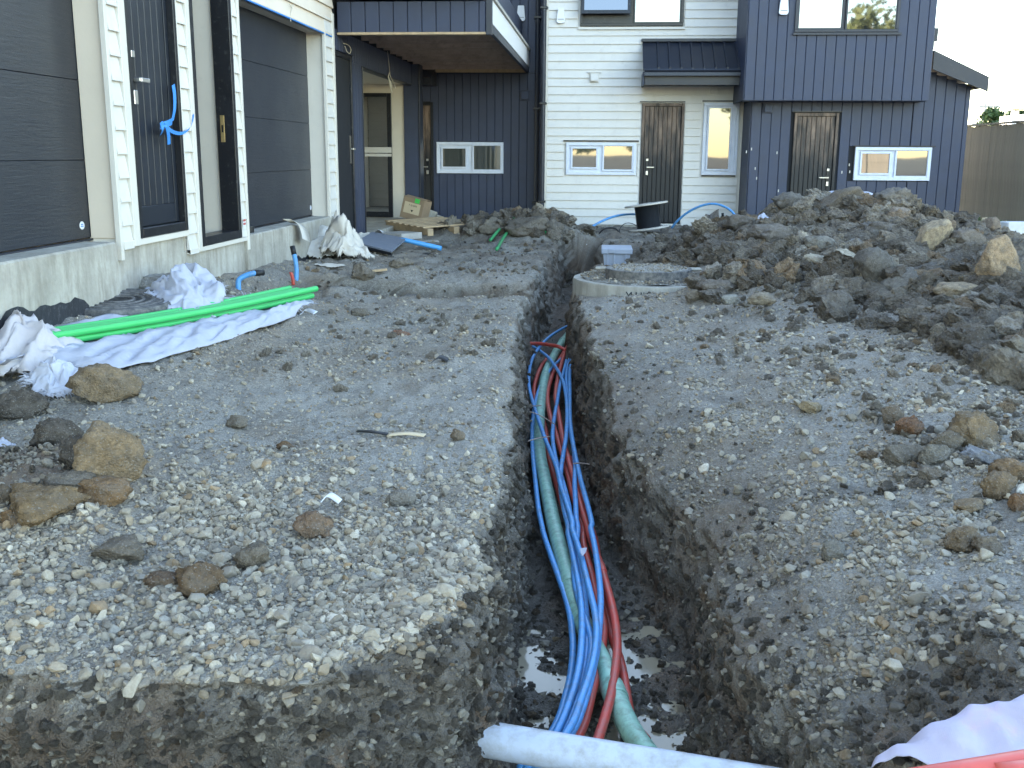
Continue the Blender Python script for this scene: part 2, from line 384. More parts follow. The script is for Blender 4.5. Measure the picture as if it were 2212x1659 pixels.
# ------------------------------------------------------------------ stones and clods
def crushed(seed, npt=15, flat=.65):
    r_ = random.Random(seed); bm = bmesh.new()
    ax_ = Vector((1, r_.uniform(.6, .95), r_.uniform(flat-.2, flat+.12)))
    for k in range(npt):
        v = Vector((r_.gauss(0, 1), r_.gauss(0, 1), r_.gauss(0, 1))).normalized()*r_.uniform(.82, 1.0)
        bm.verts.new((v.x*ax_.x, v.y*ax_.y, v.z*ax_.z))
    res = bmesh.ops.convex_hull(bm, input=bm.verts[:])
    bmesh.ops.delete(bm, geom=[g for g in bm.verts if not g.link_faces], context='VERTS')
    bmesh.ops.dissolve_limit(bm, angle_limit=R(14), verts=bm.verts[:], edges=bm.edges[:])
    bmesh.ops.bevel(bm, geom=bm.edges[:], offset=.07, segments=1, affect='EDGES', clamp_overlap=True)
    me_ = bpy.data.meshes.new('stone'); bm.to_mesh(me_); bm.free(); return me_
def clod_mesh(seed, sub=3, rough=.3, ax_=(1, .85, .65), blocky=0., name='clod'):
    """a broken lump: a ball cut by random planes, with crumbly relief"""
    bm = bmesh.new(); bmesh.ops.create_icosphere(bm, subdivisions=sub, radius=1.15)
    P = np.array([v.co[:] for v in bm.verts]); rr = np.random.default_rng(seed); off = rr.uniform(-40, 40, 3)
    for k in range(7+int(5*blocky)):
        n = rr.normal(size=3); n /= np.linalg.norm(n); d = rr.uniform(.55, .9); h = P@n-d; P = P-np.outer(np.maximum(h, 0), n)*.93
    N = P/np.linalg.norm(P, axis=1)[:, None]
    d = rough*(.42*fbm(P*1.6+off, 2, 1)+.62*np.abs(fbm(P*3.0+off, 3, 2))-.22+.34*np.abs(perlin(P*8+off, 5))+.2*perlin(P*15+off, 6))
    P = (P+N*d[:, None])*np.array(ax_)
    for v, p in zip(bm.verts, P): v.co = p
    me_ = bpy.data.meshes.new(name); bm.to_mesh(me_); bm.free(); return me_

def stone_mat(name, inst):
    t = NT(name)
    tint = t.attr('tint', 'INSTANCER', 'Color') if inst else t.new('ShaderNodeObjectInfo').outputs['Color']
    n = t.noise(3.0, 5, .7); c = t.mix(1., t.ramp(n, [(.3, (.72, .70, .67)), (.7, (1.1, 1.1, 1.08))]), tint, 'MULTIPLY')
    c = t.mix(t.ramp(t.noise(1.4, 4), [(.52, 0.), (.72, .45)]), c, (.17, .145, .115))
    return t.out(c, .9, t.bump(t.noise(9, 5, .7), .35, .05), .25)
def clod_mat(name, inst, k=1., bd=.12):
    t = NT(name); t.pos = t.scale(t.new('ShaderNodeTexCoord').outputs['Object'], (k, k, k))
    tint = t.attr('tint', 'INSTANCER', 'Color') if inst else t.new('ShaderNodeObjectInfo').outputs['Color']
    n = t.noise(2.2, 6, .7); c = t.mix(1., t.ramp(n, [(.25, (.45, .43, .42)), (.5, (.85, .83, .8)), (.75, (1.3, 1.27, 1.2))]), tint, 'MULTIPLY')
    c = t.mix(t.ramp(t.noise(.9, 6, .7), [(.47, 0.), (.62, .6)]), c, t.mix(t.noise(6, 5), (.09, .076, .062), (.22, .19, .155)))
    sp = t.voro(17., out='Color'); s_ = t.new('ShaderNodeSeparateColor'); t.L(sp, s_.inputs[0])
    c = t.mix(t.ramp(s_.outputs[0], [(.945, 0.), (.965, .5)]), c, (.33, .31, .28))
    h = t.math('ADD', t.noise(5, 6, .75), t.math('MULTIPLY', t.voro(7), -.5))
    return t.out(c, .95, t.bump(h, .9, bd), .2)
M_stone_i = stone_mat('crushed stone', True); M_stone_o = stone_mat('loose stone', False)
M_clod_i = clod_mat('spoil clod', True); M_clod_o = clod_mat('clay lump', False, 16., .016)

def scatter(name, label, cat, protos, pos, scl, tint, rot):
    """stuff: geometry-node instances of a few stone shapes on a cloud of points"""
    n = len(pos); me_ = bpy.data.meshes.new(name); me_.vertices.add(n); me_.vertices.foreach_set('co', pos.astype(np.float32).ravel())
    for nm, ty, key, arr in (('rot', 'FLOAT_VECTOR', 'vector', rot), ('scl', 'FLOAT_VECTOR', 'vector', scl), ('tint', 'FLOAT_COLOR', 'color', np.concatenate([tint, np.ones((n, 1))], 1))):
        a = me_.attributes.new(nm, ty, 'POINT'); a.data.foreach_set(key, arr.astype(np.float32).ravel())
    a = me_.attributes.new('idx', 'INT', 'POINT'); a.data.foreach_set('value', rng.integers(0, len(protos), n).astype(np.int32))
    o = link(bpy.data.objects.new(name, me_)); tag(o, label, cat, None, 'stuff')
    pc = bpy.data.collections.new(name+'_shapes')
    for p in protos: pc.objects.link(bpy.data.objects.new('stone_shape', p))
    ng = bpy.data.node_groups.new(name, 'GeometryNodeTree')
    ng.interface.new_socket('Geometry', in_out='INPUT', socket_type='NodeSocketGeometry'); ng.interface.new_socket('Geometry', in_out='OUTPUT', socket_type='NodeSocketGeometry')
    N = ng.nodes; gi = N.new('NodeGroupInput'); go = N.new('NodeGroupOutput'); ip = N.new('GeometryNodeInstanceOnPoints'); ci = N.new('GeometryNodeCollectionInfo')
    ci.inputs[0].default_value = pc; ci.inputs[1].default_value = True; ci.inputs[2].default_value = True
    def na(nm, ty):
        x = N.new('GeometryNodeInputNamedAttribute'); x.data_type = ty; x.inputs[0].default_value = nm; return x.outputs[0]
    ip.inputs['Pick Instance'].default_value = True
    Lk = ng.links.new; Lk(gi.outputs[0], ip.inputs['Points']); Lk(ci.outputs[0], ip.inputs['Instance'])
    Lk(na('idx', 'INT'), ip.inputs['Instance Index']); Lk(na('scl', 'FLOAT_VECTOR'), ip.inputs['Scale'])
    e2r = N.new('FunctionNodeEulerToRotation'); Lk(na('rot', 'FLOAT_VECTOR'), e2r.inputs[0]); Lk(e2r.outputs[0], ip.inputs['Rotation'])
    Lk(ip.outputs[0], go.inputs[0])
    md = o.modifiers.new('scatter', 'NODES'); md.node_group = ng
    return o

def mats_on(ms, m):
    for x in ms: x.materials.append(m)
    return ms
STONES = mats_on([crushed(100+k, 13+k % 6) for k in range(12)], M_stone_i)
CLODS = mats_on([clod_mesh(200+k, 3, .75, (1, .8+.2*rnd.random(), .6+.25*rnd.random()), .25*rnd.random()) for k in range(10)], M_clod_i)

# cells of the fine ground to scatter on
c00 = G[:-1, :-1].reshape(-1, 3); cn = GN_[:-1, :-1].reshape(-1, 3); ex = (G[:-1, 1:]-G[:-1, :-1]).reshape(-1, 3); ey = (G[1:, :-1]-G[:-1, :-1]).reshape(-1, 3)
car = np.linalg.norm(np.cross(ex, ey), axis=1); cdist = np.hypot(c00[:, 0], c00[:, 1])
core = lambda a: a.reshape(nr, nc)[8:8+len(rows), 5:-5][:-1, :-1].ravel()
cdl, cdr, cheap, cdamp_shade, cdust, cclay = [core(a) for a in (adl, adr, aheap, dmp_shade, dst, cly)]
cx, cy, cz = c00.T
vis = (cx > -.60*cy-.8) & (cx < .42*cy+.9) & (cy > 1.6) & (cy < 17.6) & ~((cx < -3.1)) & ~((np.hypot(cx-.45, cy-9.5) < .72))
flat = sstep(.45, .8, cn[:, 2])
pat = sstep(-.12, .25, fbm(c00*2.1, 3, 41)+.3*fbm(c00*.7, 1, 43))
leftnear = (cdl > .02)*sstep(4.0, 3.1, cy)
cover = np.where(cx < -.2, .30+.45*pat+.9*leftnear*(.25+.75*pat), .30+.9*pat)*(.18+.82*(1-cdamp_shade))
cover = np.where(cheap > .5, cover*.5, cover)
PAL = np.array([(.34, .32, .28), (.41, .39, .345), (.28, .265, .24), (.46, .435, .38), (.24, .225, .205), (.37, .325, .26), (.33, .33, .315), (.30, .235, .165), (.54, .52, .475)])
PAL = PAL*np.array([1.06, .98, .88])
PW = np.array([.2, .17, .17, .1, .12, .08, .1, .04, .02])
def sample(w, n):
    p = np.cumsum(w); k = np.minimum(np.searchsorted(p, rng.random(n)*p[-1]), len(w)-1); return k, c00[k]+ex[k]*rng.random((n, 1))+ey[k]*rng.random((n, 1))
def rots(n): return np.stack([rng.normal(0, .45, n), rng.normal(0, .45, n), rng.uniform(0, 6.28, n)], 1)
def stones(name, label, n, w, s0, s1, sink=.25, power=2.2, protos=None, pal=None, pw=None, dark=True):
    k, p = sample(w, n); s = s0+(s1-s0)*rng.random(n)**power
    s3 = np.stack([s, s*rng.uniform(.8, 1.1, n), s*rng.uniform(.75, 1.15, n)], 1)
    p = p+cn[k]*(s*(.55-sink*2))[:, None]
    pl = PAL if pal is None else pal; tint = pl[rng.choice(len(pl), n, p=(PW/PW.sum() if pw is None else pw))]*rng.uniform(.8, 1.15, (n, 1))
    if dark: tint = tint*(1-.45*cdamp_shade[k])[:, None]
    return scatter(name, label, 'gravel', protos or STONES, p, s3, tint, rots(n))
INV2 = 1/np.maximum(cdist, 2.2)**2
wv = car*vis*flat
stones('gravel', 'crushed grey gravel covering the dug-over ground beside the trench', 66000, wv*INV2*cover, .003, .0125, .2, 1.5)
stones('gravel', 'coarser crushed stones lying among the gravel beside the trench', 16500, wv*INV2*cover*(cheap < .6)*np.where(cx < -.2, .45+.65*leftnear, .75)*(1-.4*cdust), .009, .027, .16, 2.2)
SOILP = np.array([(.37, .32, .26), (.27, .23, .185), (.46, .40, .32), (.40, .295, .195), (.33, .295, .255), (.56, .50, .42)])
SPW = np.array([.28, .22, .2, .1, .15, .05])
stones('clods', 'small crumbly grey brown clods covering the spoil heap', 13500, wv*np.maximum(cheap-.08, .0)*INV2**.6, .009, .14, .12, 4.4, CLODS, SOILP, SPW)
stones('clods', 'small dry clods strewn over the banks between the stones', 3600, wv*(1-cheap)*(.35+pat)*((cx > 1.0)*(cy > 3.5)+.5*sstep(4.5, 7, cy))*INV2**.75, .006, .040, .16, 4.2, CLODS, SOILP*1.25, SPW)
FLATC = mats_on([clod_mesh(260+k, 4, .6, (1, .6+.35*rnd.random(), .35+.3*rnd.random()), .6) for k in range(8)], M_clod_i)
stones('clods', 'big broken clods and slabs piled on the spoil heap', 420, wv*(cheap > .35)*(cy > 5)*(cx > 1.0)*INV2**.35, .06, .19, .10, 2.2, FLATC, SOILP*1.1, SPW)
stones('crumbs', 'dark moist soil crumbs on the trench walls and far ground', 15000, car*vis*INV2**.9*(np.maximum(cdamp_shade-.3, 0)*1.6+.30*sstep(9, 11, cy)), .004, .018, .15, 2.4, CLODS, SOILP*.6, SPW, False)

steep = sstep(.75, .45, cn[:, 2])
stones('gravel', 'small stones sticking out of the cut trench faces', 4200, car*vis*steep*INV2*(cy < 7), .005, .022, .26, 2.6)
# ------------------------------------------------------------------ building materials
M_white = plain('white weatherboard paint', (.61, .585, .54), .5, .04, 3, .002, 30, dirt=.16, dirtcol=(.46, .43, .39))
M_cream = plain('cream painted board', (.64, .55, .44), .55, .04, 2, .002, 40, dirt=.08, dirtcol=(.5, .45, .38))
M_trimw = plain('off white trim', (.60, .56, .49), .5, .04, 3, .001, 40, dirt=.10, dirtcol=(.45, .42, .38))
M_dark = plain('dark painted cladding', (.031, .040, .071), .5, .12, 4, .003, 90, dirt=.05, dirtcol=(.07, .07, .08))
M_darkjoint = plain('dark joint', (.010, .011, .014), .8)
M_lining = plain('grey primed lining', (.50, .47, .42), .6, .05)
M_black = plain('black aluminium', (.008, .009, .012), .35, .1, 8, .001, 90, dirt=.12, dirtcol=(.12, .12, .12))
M_gut = plain('black coated steel', (.018, .021, .031), .4, .1, 5, dirt=.08, dirtcol=(.08, .08, .08))
M_metal = plain('brushed metal', (.55, .53, .50), .35, .1, 30, spec=.5, Metallic=.9)
M_brass = plain('brass plate', (.60, .45, .22), .35, .1, 30, Metallic=.9)
M_tape = plain('protective film', (.58, .62, .70), .35, .06, 9, .004, 25)
M_plastw = plain('white plastic', (.68, .68, .69), .4, .03)
M_timber = plain('raw timber', (.42, .30, .18), .75, .2, 9, .004, 70, dirt=.15)
M_timberg = plain('weathered board', (.36, .34, .31), .8, .15, 9, .004, 70, dirt=.2)
M_soffit = plain('bare soffit timber', (.36, .27, .22), .8, .2, 6, .004, 50, dirt=.2, dirtcol=(.1, .08, .07))
M_int = plain('interior cream wall', (.56, .50, .41), .7, .03)
M_grout = plain('black bitumen paint', (.018, .020, .025), .6, .3, 10, .006, 40, dirt=.2, dirtcol=(.15, .15, .16))
t = NT('concrete'); n1 = t.noise(2.2, 7, .7); n2_ = t.noise(18, 6, .7)
sv = t.scale(t.P(), (3., 3., .7)); c = t.ramp(n1, [(.3, (.27, .25, .21)), (.55, (.40, .375, .32)), (.75, (.50, .475, .41))])
c = t.mix(t.ramp(t.noise(4, 6, .7, sv), [(.45, 0.), (.68, .65)]), c, (.20, .175, .14))
M_conc = t.out(c, .9, t.bump(n2_, .5, .012, t.bump(t.voro(40), .15, .01)), .3)
# garage door: black panel with raised wood grain
t = NT('garage door skin'); v = t.scale(t.P(), (9., 1.1, 16.)); g = t.noise(3.2, 6, .72, v, .6); w2 = t.noise(1.3, 4)
M_gar = t.out(t.mix(g, (.008, .011, .018), (.017, .021, .030)), t.math('MULTIPLY_ADD', w2, .25, .26), t.bump(g, .5, .006), .5)
# site doors: black boards, worn through to brown near the top
t = NT('worn black door'); v = t.scale(t.P(), (5., 5., .9)); g = t.noise(2.5, 6, .75, v); sx = t.new('ShaderNodeSeparateXYZ'); t.L(t.P(), sx.inputs[0])
hgt = t.math('MULTIPLY_ADD', sx.outputs[2], .62, -.72)
f_ = t.ramp(t.math('ADD', t.math('MULTIPLY', g, .9), hgt), [(.35, 0.), (.85, 1.)])
c = t.mix(f_, t.mix(g, (.010, .010, .011), (.024, .023, .022)), t.ramp(g, [(.35, (.035, .024, .018)), (.65, (.21, .145, .105))]))
c = t.mix(t.ramp(t.noise(7, 6, .8), [(.70, 0.), (.76, .7)]), c, (.36, .33, .29))
M_worn = t.out(c, .55, t.bump(g, .4, .004), .4)
M_doorblk = plain('new black door', (.009, .013, .021), .38, .15, 5, .001, 60, dirt=.04, dirtcol=(.1, .1, .1))
def glassmat(name, refl, base=(.015, .018, .02), rough=.02):
    t = NT(name); n = t.noise(.8, 2)
    return t.out(base, rough, t.bump(n, .06, .02), .5, Metallic=0., Coat_Weight=0., IOR=refl)
M_glass = glassmat('window glass', 2.7)
M_glassl = glassmat('low window glass', 2.0, (.05, .055, .05))
def lam(name, col, r_=.5, **kw): return plain(name, col, r_, .03, **kw)
M_blue = plain('blue water pipe', (.075, .29, .59), .38, .08, 9, .0008, 90, dirt=.30, dirtcol=(.14, .15, .16))
M_red = plain('red cable duct', (.50, .06, .04), .42, .10, 9, .0008, 90, dirt=.32, dirtcol=(.20, .10, .08))
M_teal = plain('pale green duct', (.27, .48, .37), .45, .08, 9, .0008, 90, dirt=.36, dirtcol=(.12, .14, .10))
M_green = plain('bright green duct', (.035, .45, .12), .4, .05, 4, dirt=.04, dirtcol=(.2, .3, .2))
M_green2 = plain('green duct', (.03, .28, .10), .4, .06, 4, dirt=.1, dirtcol=(.15, .2, .12))
M_pvc = plain('white drain pipe', (.50, .53, .59), .4, .08, 7, .0006, 60, dirt=.34, dirtcol=(.30, .27, .22))
M_bluetape = plain('blue tape', (.03, .22, .60), .5, .06)
M_capblk = plain('black tape', (.012, .012, .013), .5)
M_rope = plain('pale cord', (.55, .50, .40), .8)
def cloth(name, col, dirt=.1, dc=(.35, .32, .27), alpha=None):
    t = NT(name); n = t.noise(7, 6, .65)
    w = t.new('ShaderNodeTexWave', wave_type='BANDS'); t.L(t.P(), w.inputs[0]); w.inputs['Scale'].default_value = 90; w.inputs['Distortion'].default_value = 1
    c = t.mix(t.ramp(n, [(.35, 0.), (.65, 1.)]), tuple(x*.88 for x in col), col)
    c = t.mix(t.ramp(t.noise(3, 7, .75), [(.62-dirt*.4, 0.), (.82-dirt*.2, .7)]), c, dc)
    return t.out(c, .65, t.bump(w.outputs[1], .12, .002, t.bump(n, .3, .01)), .35)
M_sack = cloth('white woven sheet', (.42, .43, .49), .14)
M_sackp = cloth('white sheet stained pink', (.55, .52, .66), .15, (.70, .42, .72))
M_film = cloth('dirty plastic sheet', (.52, .49, .44), .3, (.40, .34, .26))
M_wrap = cloth('torn paper wrap', (.56, .51, .44), .25, (.42, .35, .27))
# ------------------------------------------------------------------ helpers for walls
class Plane:
    """a wall plane: u along the wall, n out of the wall (towards the viewer), z up"""
    def __init__(s, o, u, n): s.o = Vector(o); s.u = Vector(u); s.n = Vector(n)
    def p(s, u, n, z): return s.o + s.u*u + s.n*n + Vector((0, 0, z))
    def box(s, u0, u1, n0, n1, z0, z1, bev=0.):
        return MB().box(s.p(u0, n0, z0), s.p(u1, n1, z1), bev)
    def bx(s, name, u0, u1, n0, n1, z0, z1, mat, parent, bev=0.):
        return s.box(u0, u1, n0, n1, z0, z1, bev).build(name, mat, parent)
    def prism(s, u0, u1, prof):
        """profile of (n, z) swept along u"""
        return MB().prism([s.p(u0, n, z) for n, z in prof], s.u*(u1-u0))
def cuts(lo, hi, blocks):
    """[lo,hi] minus blocks"""
    segs = [(lo, hi)]
    for a, b in blocks:
        out = []
        for s0, s1 in segs:
            if b <= s0 or a >= s1: out.append((s0, s1)); continue
            if a-s0 > .015: out.append((s0, a))
            if s1-b > .015: out.append((b, s1))
        segs = out
    return segs
def weatherboards(pl, th, u0, u1, z0, z1, step, holes, mat, n0=0.):
    z = z0; k = 0
    while z < z1-.01:
        zt = min(z+step+.004, z1)
        zs = [z, zt]
        bl = [(h[0], h[1]) for h in holes if h[2] < z+step*.5 and h[3] > z+step*.5]
        for a, b in cuts(u0, u1, bl):
            j = rnd.uniform(-.0012, .0012)
            pl.prism(a, b, [(n0+.002, z+.014), (n0+.017+j, z+.014), (n0+.019+j, z), (n0+.030+j, z), (n0+.031+j, z+.005), (n0+.009, zt), (n0+.002, zt)]).build('weatherboard', mat, th)
        z += step
def planks(pl, th, u0, u1, z0, z1, step, holes, mat, name='cladding_board', n0=0., gap=.004, top=None):
    """vertical boards with open V joints; holes (u0,u1,z0,z1)"""
    u = u0
    while u < u1-.02:
        ub = min(u+step, u1); bl = [(h[2], h[3]) for h in holes if h[0] < (u+ub)/2 < h[1]]
        for h in holes:
            pass
        zt = z1 if top is None else top((u+ub)/2)
        for a, b in cuts(z0, zt, bl):
            g = gap/2; q = rnd.uniform(0, .0015)
            v = [(u+g, n0+.003), (u+g, n0+.012), (u+g+.005, n0+.018+q), (ub-g-.005, n0+.018+q), (ub-g, n0+.012), (ub-g, n0+.003)]
            P_ = [pl.p(x, n, a) for x, n in v]
            MB().prism(P_, Vector((0, 0, b-a))).build(name, mat, th)
        u = ub
def window(pl, th, u0, u1, z0, z1, panes, fmat, gmat, fw_=.05, dep=.05, label=None, sash=None, back=.03, sashmat=None):
    """window part > frame, sash, pane; panes: list of (u0,u1,z0,z1)"""
    w = pl.box(u0, u1, -.02, .012, z0, z1).build('window', fmat, th)
    fr = MB()
    for a in ((u0, u1, z0, z0+fw_), (u0, u1, z1-fw_, z1), (u0, u0+fw_, z0+fw_, z1-fw_), (u1-fw_, u1, z0+fw_, z1-fw_)):
        fr.box(pl.p(a[0], .013, a[2]), pl.p(a[1], dep, a[3]), .004)
    fr.build('frame', fmat, w)
    for p in panes:
        s = MB(); e = .028 if sash is None else sash
        s.box(pl.p(p[0]-e, .013, p[2]-e), pl.p(p[1]+e, dep-.008, p[2]), .003); s.box(pl.p(p[0]-e, .013, p[3]), pl.p(p[1]+e, dep-.008, p[3]+e), .003)
        s.box(pl.p(p[0]-e, .013, p[2]), pl.p(p[0], dep-.008, p[3]), .003); s.box(pl.p(p[1], .013, p[2]), pl.p(p[1]+e, dep-.008, p[3]), .003)
        s.build('sash', sashmat or fmat, w)
        pl.bx('pane', p[0], p[1], .014, .022, p[2], p[3], gmat, w)
    return w
def boarded_door(pl, th, u0, u1, z0, z1, n, mat, fmat, hside, wear=True, handle_z=1.0):
    """door part > frame, planks, handle plate, lever, lock"""
    d = pl.box(u0, u1, -.03, .004, z0, z1).build('door', M_darkjoint, th)
    f = MB()
    for a in ((u0-.0, u0+.045, z0, z1), (u1-.045, u1, z0, z1), (u0+.045, u1-.045, z1-.05, z1)): f.box(pl.p(a[0], .005, a[2]), pl.p(a[1], .045, a[3]), .004)
    f.build('frame', fmat, d)
    a, b = u0+.05, u1-.05; st = (b-a)/n
    for k in range(n):
        MB().prism([pl.p(x, y, z0+.03) for x, y in ((a+k*st+.002, .006), (a+k*st+.002, .014), (a+k*st+.007, .020), (a+(k+1)*st-.007, .020), (a+(k+1)*st-.002, .014), (a+(k+1)*st-.002, .006))], Vector((0, 0, z1-z0-.085))).build('plank', mat, d)
    hx = a+.06 if hside < 0 else b-.06; hz = z0+handle_z
    MB().box(pl.p(hx-.025, .021, hz-.14), pl.p(hx+.025, .034, hz+.16), .008).build('lock_plate', M_black, d)
    l = MB(); l.box(pl.p(hx-.012, .035, hz-.012), pl.p(hx+.012, .07, hz+.012), .003); l.box(pl.p(hx-.012, .07, hz-.010), pl.p(hx-.012-hside*.13, .085, hz+.010), .004)
    l.build('lever', M_metal, d)
    MB().box(pl.p(hx-.02, .0345, hz-.13), pl.p(hx+.02, .042, hz-.06), .006).build('lock_cover', M_metal, d)
    MB().box(pl.p(hx-.02, .0345, hz+.10), pl.p(hx+.02, .042, hz+.14), .006).build('keypad', M_metal, d)
    return d
def sensor(pl, label, u, z, w=.14, h=.24):
    o = thing('wall_unit', label, 'wall unit', 'white wall units on the houses', pl.p(u, .025, z))
    b = MB(); n = 6; pts = []
    for (cx_, cz_, a0) in ((w/2-.03, h/2-.01, 0), (-w/2+.03, h/2-.01, 90), (-w/2+.04, -h/2+.04, 180), (w/2-.04, -h/2+.04, 270)):
        rr = .01 if a0 in (0, 90) else .04
        for k in range(n+1):
            a = R(a0+90*k/n); pts.append(pl.u*(cx_+rr*math.cos(a))+Vector((0, 0, cz_+rr*math.sin(a))))
    b.prism(pts, pl.n*.06); b.build('housing', M_plastw, o)
    MB().box(pl.u*(-w/2+.02)+pl.n*.0605+Vector((0, 0, -h/2+.055)), pl.u*(w/2-.02)+pl.n*.063+Vector((0, 0, -h/2+.062))).build('slot', M_black, o)
    return o
def vent(pl, th, u, z, w, mat, lip=True):
    v = pl.box(u-w/2, u+w/2, .026, .045, z-w/2, z+w/2, .004).build('vent', mat, th)
    MB().prism([pl.p(u-w*.36, .046, z-w*.36), pl.p(u-w*.36, .095, z-w*.36), pl.p(u-w*.36, .08, z+w*.36), pl.p(u-w*.36, .046, z+w*.36)], pl.u*(w*.72)).build('cowl', mat, v)
    if lip: pl.bx('flashing', u-w*.75, u+w*.75, .026, .06, z+w*.52, z+w*.6, mat, v)
    return v

# ================================================================== back terrace
# ---- white unit
WY = 17.8
pw = Plane((0, WY, 0), (1, 0, 0), (0, -1, 0))
X = lambda px, py=330, Y=WY: ay(px, py, Y).x
Z = lambda px, py, Y=WY: ay(px, py, Y).z
wh = thing('white_townhouse', 'white weatherboard townhouse between the two dark clad ones', 'house', 'terrace at the back', (0, WY, 0))
def pinv(th): return th
WX0, WX1 = -1.0, 2.27
def part(o, th):
    """keep world placement below a thing whose empty stands at its base"""
    o.parent = th; o.matrix_parent_inverse = Matrix.Translation(-th.location); return o
class Rel(Plane):
    pass
# things with an empty away from the origin: shift the plane instead
def rel(pl, th): return Plane(pl.o-th.location, pl.u, pl.n)
pw_ = rel(pw, wh)
bx('wall', (WX0, 0, .0), (WX1, 8, 6.1), M_white, wh)
MB().box((WX0-.01, -.012, -.6), (WX1+.01, 8.01, .03), 0).build('foundation', M_conc, wh)
MB().prism([(WX0-.3, -.35, 6.1), (WX0-.3, 8.3, 6.1), (WX0-.3, 4, 7.6)], (WX1-WX0+.6, 0, 0)).build('roof', M_gut, wh)
holes = [(X(1218), X(1378), Z(1300, 382), Z(1300, 305)), (X(1383, 300), X(1478, 300), -.1, Z(1430, 221)), (X(1511), X(1598), Z(1550, 382), Z(1550, 219)), (X(1249, 30), X(1480, 30), Z(1360, 64), 4.4)]
weatherboards(pw_, wh, WX0+.06, WX1-.045, .035, 6.0, .1325, holes, M_white)
pw_.bx('corner_board', WX0-.02, WX0+.057, .003, .034, .03, 6.05, M_trimw, wh, .003)
pw_.bx('corner_board', WX1-.042, WX1, .003, .034, .03, 6.05, M_trimw, wh, .003)
h = holes[3]
uw = window(pw_, wh, X(1254, 30), X(1477, 30), Z(1360, 57), 4.3, [(X(1372, 30), X(1468, 30), Z(1410, 48), 4.2)], M_black, M_glass, .045, .055)
# opened awning sash, hinged at its top, swung out at the bottom
sa = math.radians(9); u0_, u1_ = X(1256, 20), X(1362, 20); zt_, zb_ = 4.22, Z(1310, 34)
def swing(q, nrm): return pw_.p(q[0], .05+nrm*math.cos(sa)+(zt_-q[1])*math.sin(sa), zt_-(zt_-q[1])*math.cos(sa)-nrm*math.sin(sa)*.0)
s = MB()
for a in ((u0_, u0_+.05, zb_, zt_), (u1_-.05, u1_, zb_, zt_), (u0_+.05, u1_-.05, zb_, zb_+.055), (u0_+.05, u1_-.05, zt_-.05, zt_)):
    s.prism([swing((a[0], a[2]), 0), swing((a[1], a[2]), 0), swing((a[1], a[3]), 0), swing((a[0], a[3]), 0)], (0, -.035, 0))
s.build('open_sash', M_black, uw)
MB().prism([swing((u0_+.05, zb_+.055), .012), swing((u1_-.05, zb_+.055), .012), swing((u1_-.05, zt_-.05), .012), swing((u0_+.05, zt_-.05), .012)], (0, -.006, 0)).build('pane', M_glass, uw)
pw_.bx('window_sill', X(1250, 50), X(1480, 50), .026, .055, Z(1360, 64), Z(1360, 59), M_white, wh)
lw = window(pw_, wh, X(1223), X(1374), Z(1300, 378), Z(1300, 308), [(X(1237), X(1288), Z(1260, 361), Z(1260, 321)), (X(1305), X(1365), Z(1330, 366), Z(1330, 316))], M_tape, M_glassl, .05, .05)
pw_.bx('head_flashing', X(1217), X(1379), .026, .055, Z(1300, 306), Z(1300, 303), M_black, wh)
tw = window(pw_, wh, X(1516), X(1592), Z(1550, 378), Z(1550, 222), [(X(1530, 300), X(1575, 300), Z(1550, 365), Z(1550, 234))], M_tape, M_glassl, .05, .05)
pw_.bx('head_flashing', X(1512), X(1596), .026, .055, Z(1550, 220), Z(1550, 217), M_black, wh)
pw_.bx('window_sill', X(1517), X(1590), .026, .05, Z(1550, 381), Z(1550, 378.6), M_black, wh)
boarded_door(pw_, wh, X(1385, 300), X(1476, 300), .06, Z(1430, 223), 8, M_worn, M_worn, -1, handle_z=.93)
pw_.bx('head_flashing', X(1382, 220), X(1480, 220), .026, .06, Z(1430, 221.5), Z(1430, 219), M_black, wh)
vent(pw_, wh, X(1284, 168), Z(1284, 168), .15, M_white); vent(pw_, wh, X(1541, 195), Z(1541, 195), .15, M_white)
pw_.bx('notice_sticker', X(1240, 484), X(1255, 484), .026, .028, Z(1247, 487), Z(1247, 482), M_plastw, wh)
# canopy over the white door
cp = rel(pw, wh); cu0, cu1 = X(1388, 90), X(1612, 95); czt = Z(1480, 91); CY = 17.05; czf = ay(1500, 150, CY).z; cu1f = ay(1626, 150, CY).x; cu0f = ay(1392, 150, CY).x; dn = WY-CY
cu0 = min(cu0, cu0f)+.0
can = MB().prism([cp.p(cu0, .026, czt), cp.p(cu0, .026, czt-.03), cp.p(cu0, dn, czf-.02), cp.p(cu0, dn, czf+.01)], (cu1f-cu0, 0, 0)).build('canopy', M_gut, wh)
for k in range(8):
    uu = cu0+.22+(cu1f-cu0-.36)*k/7.5
    MB().prism([cp.p(uu, .03, czt+.001), cp.p(uu, dn+.01, czf+.011), cp.p(uu+.01, dn+.01, czf+.035), cp.p(uu+.01, .03, czt+.028)], (.028, 0, 0)).build('roof_rib', M_gut, can)
MB().box(cp.p(cu0-.02, .026, czt+.0), cp.p(cu1f-.12, .08, czt+.05), .005).build('ridge_flashing', M_gut, can)
g_ = MB(); gz_ = czf-.10
g_.prism([cp.p(cu0f-.0, dn, czf), cp.p(cu0f, dn+.012, czf+.005), cp.p(cu0f, dn+.11, czf+.005), cp.p(cu0f, dn+.125, czf-.02), cp.p(cu0f, dn+.105, czf-.05), cp.p(cu0f, dn+.11, gz_), cp.p(cu0f, dn, gz_)], (cu1f-cu0f, 0, 0)).build('gutter', M_gut, can)
cp.bx('fascia', cu0f+.002, cu1f-.1, dn-.04, dn-.003, gz_-.13, czf-.02, M_gut, can)
cp.bx('soffit', cu0f+.004, cu1f-.1, .03, dn-.045, gz_-.11, gz_-.09, M_dark, can)
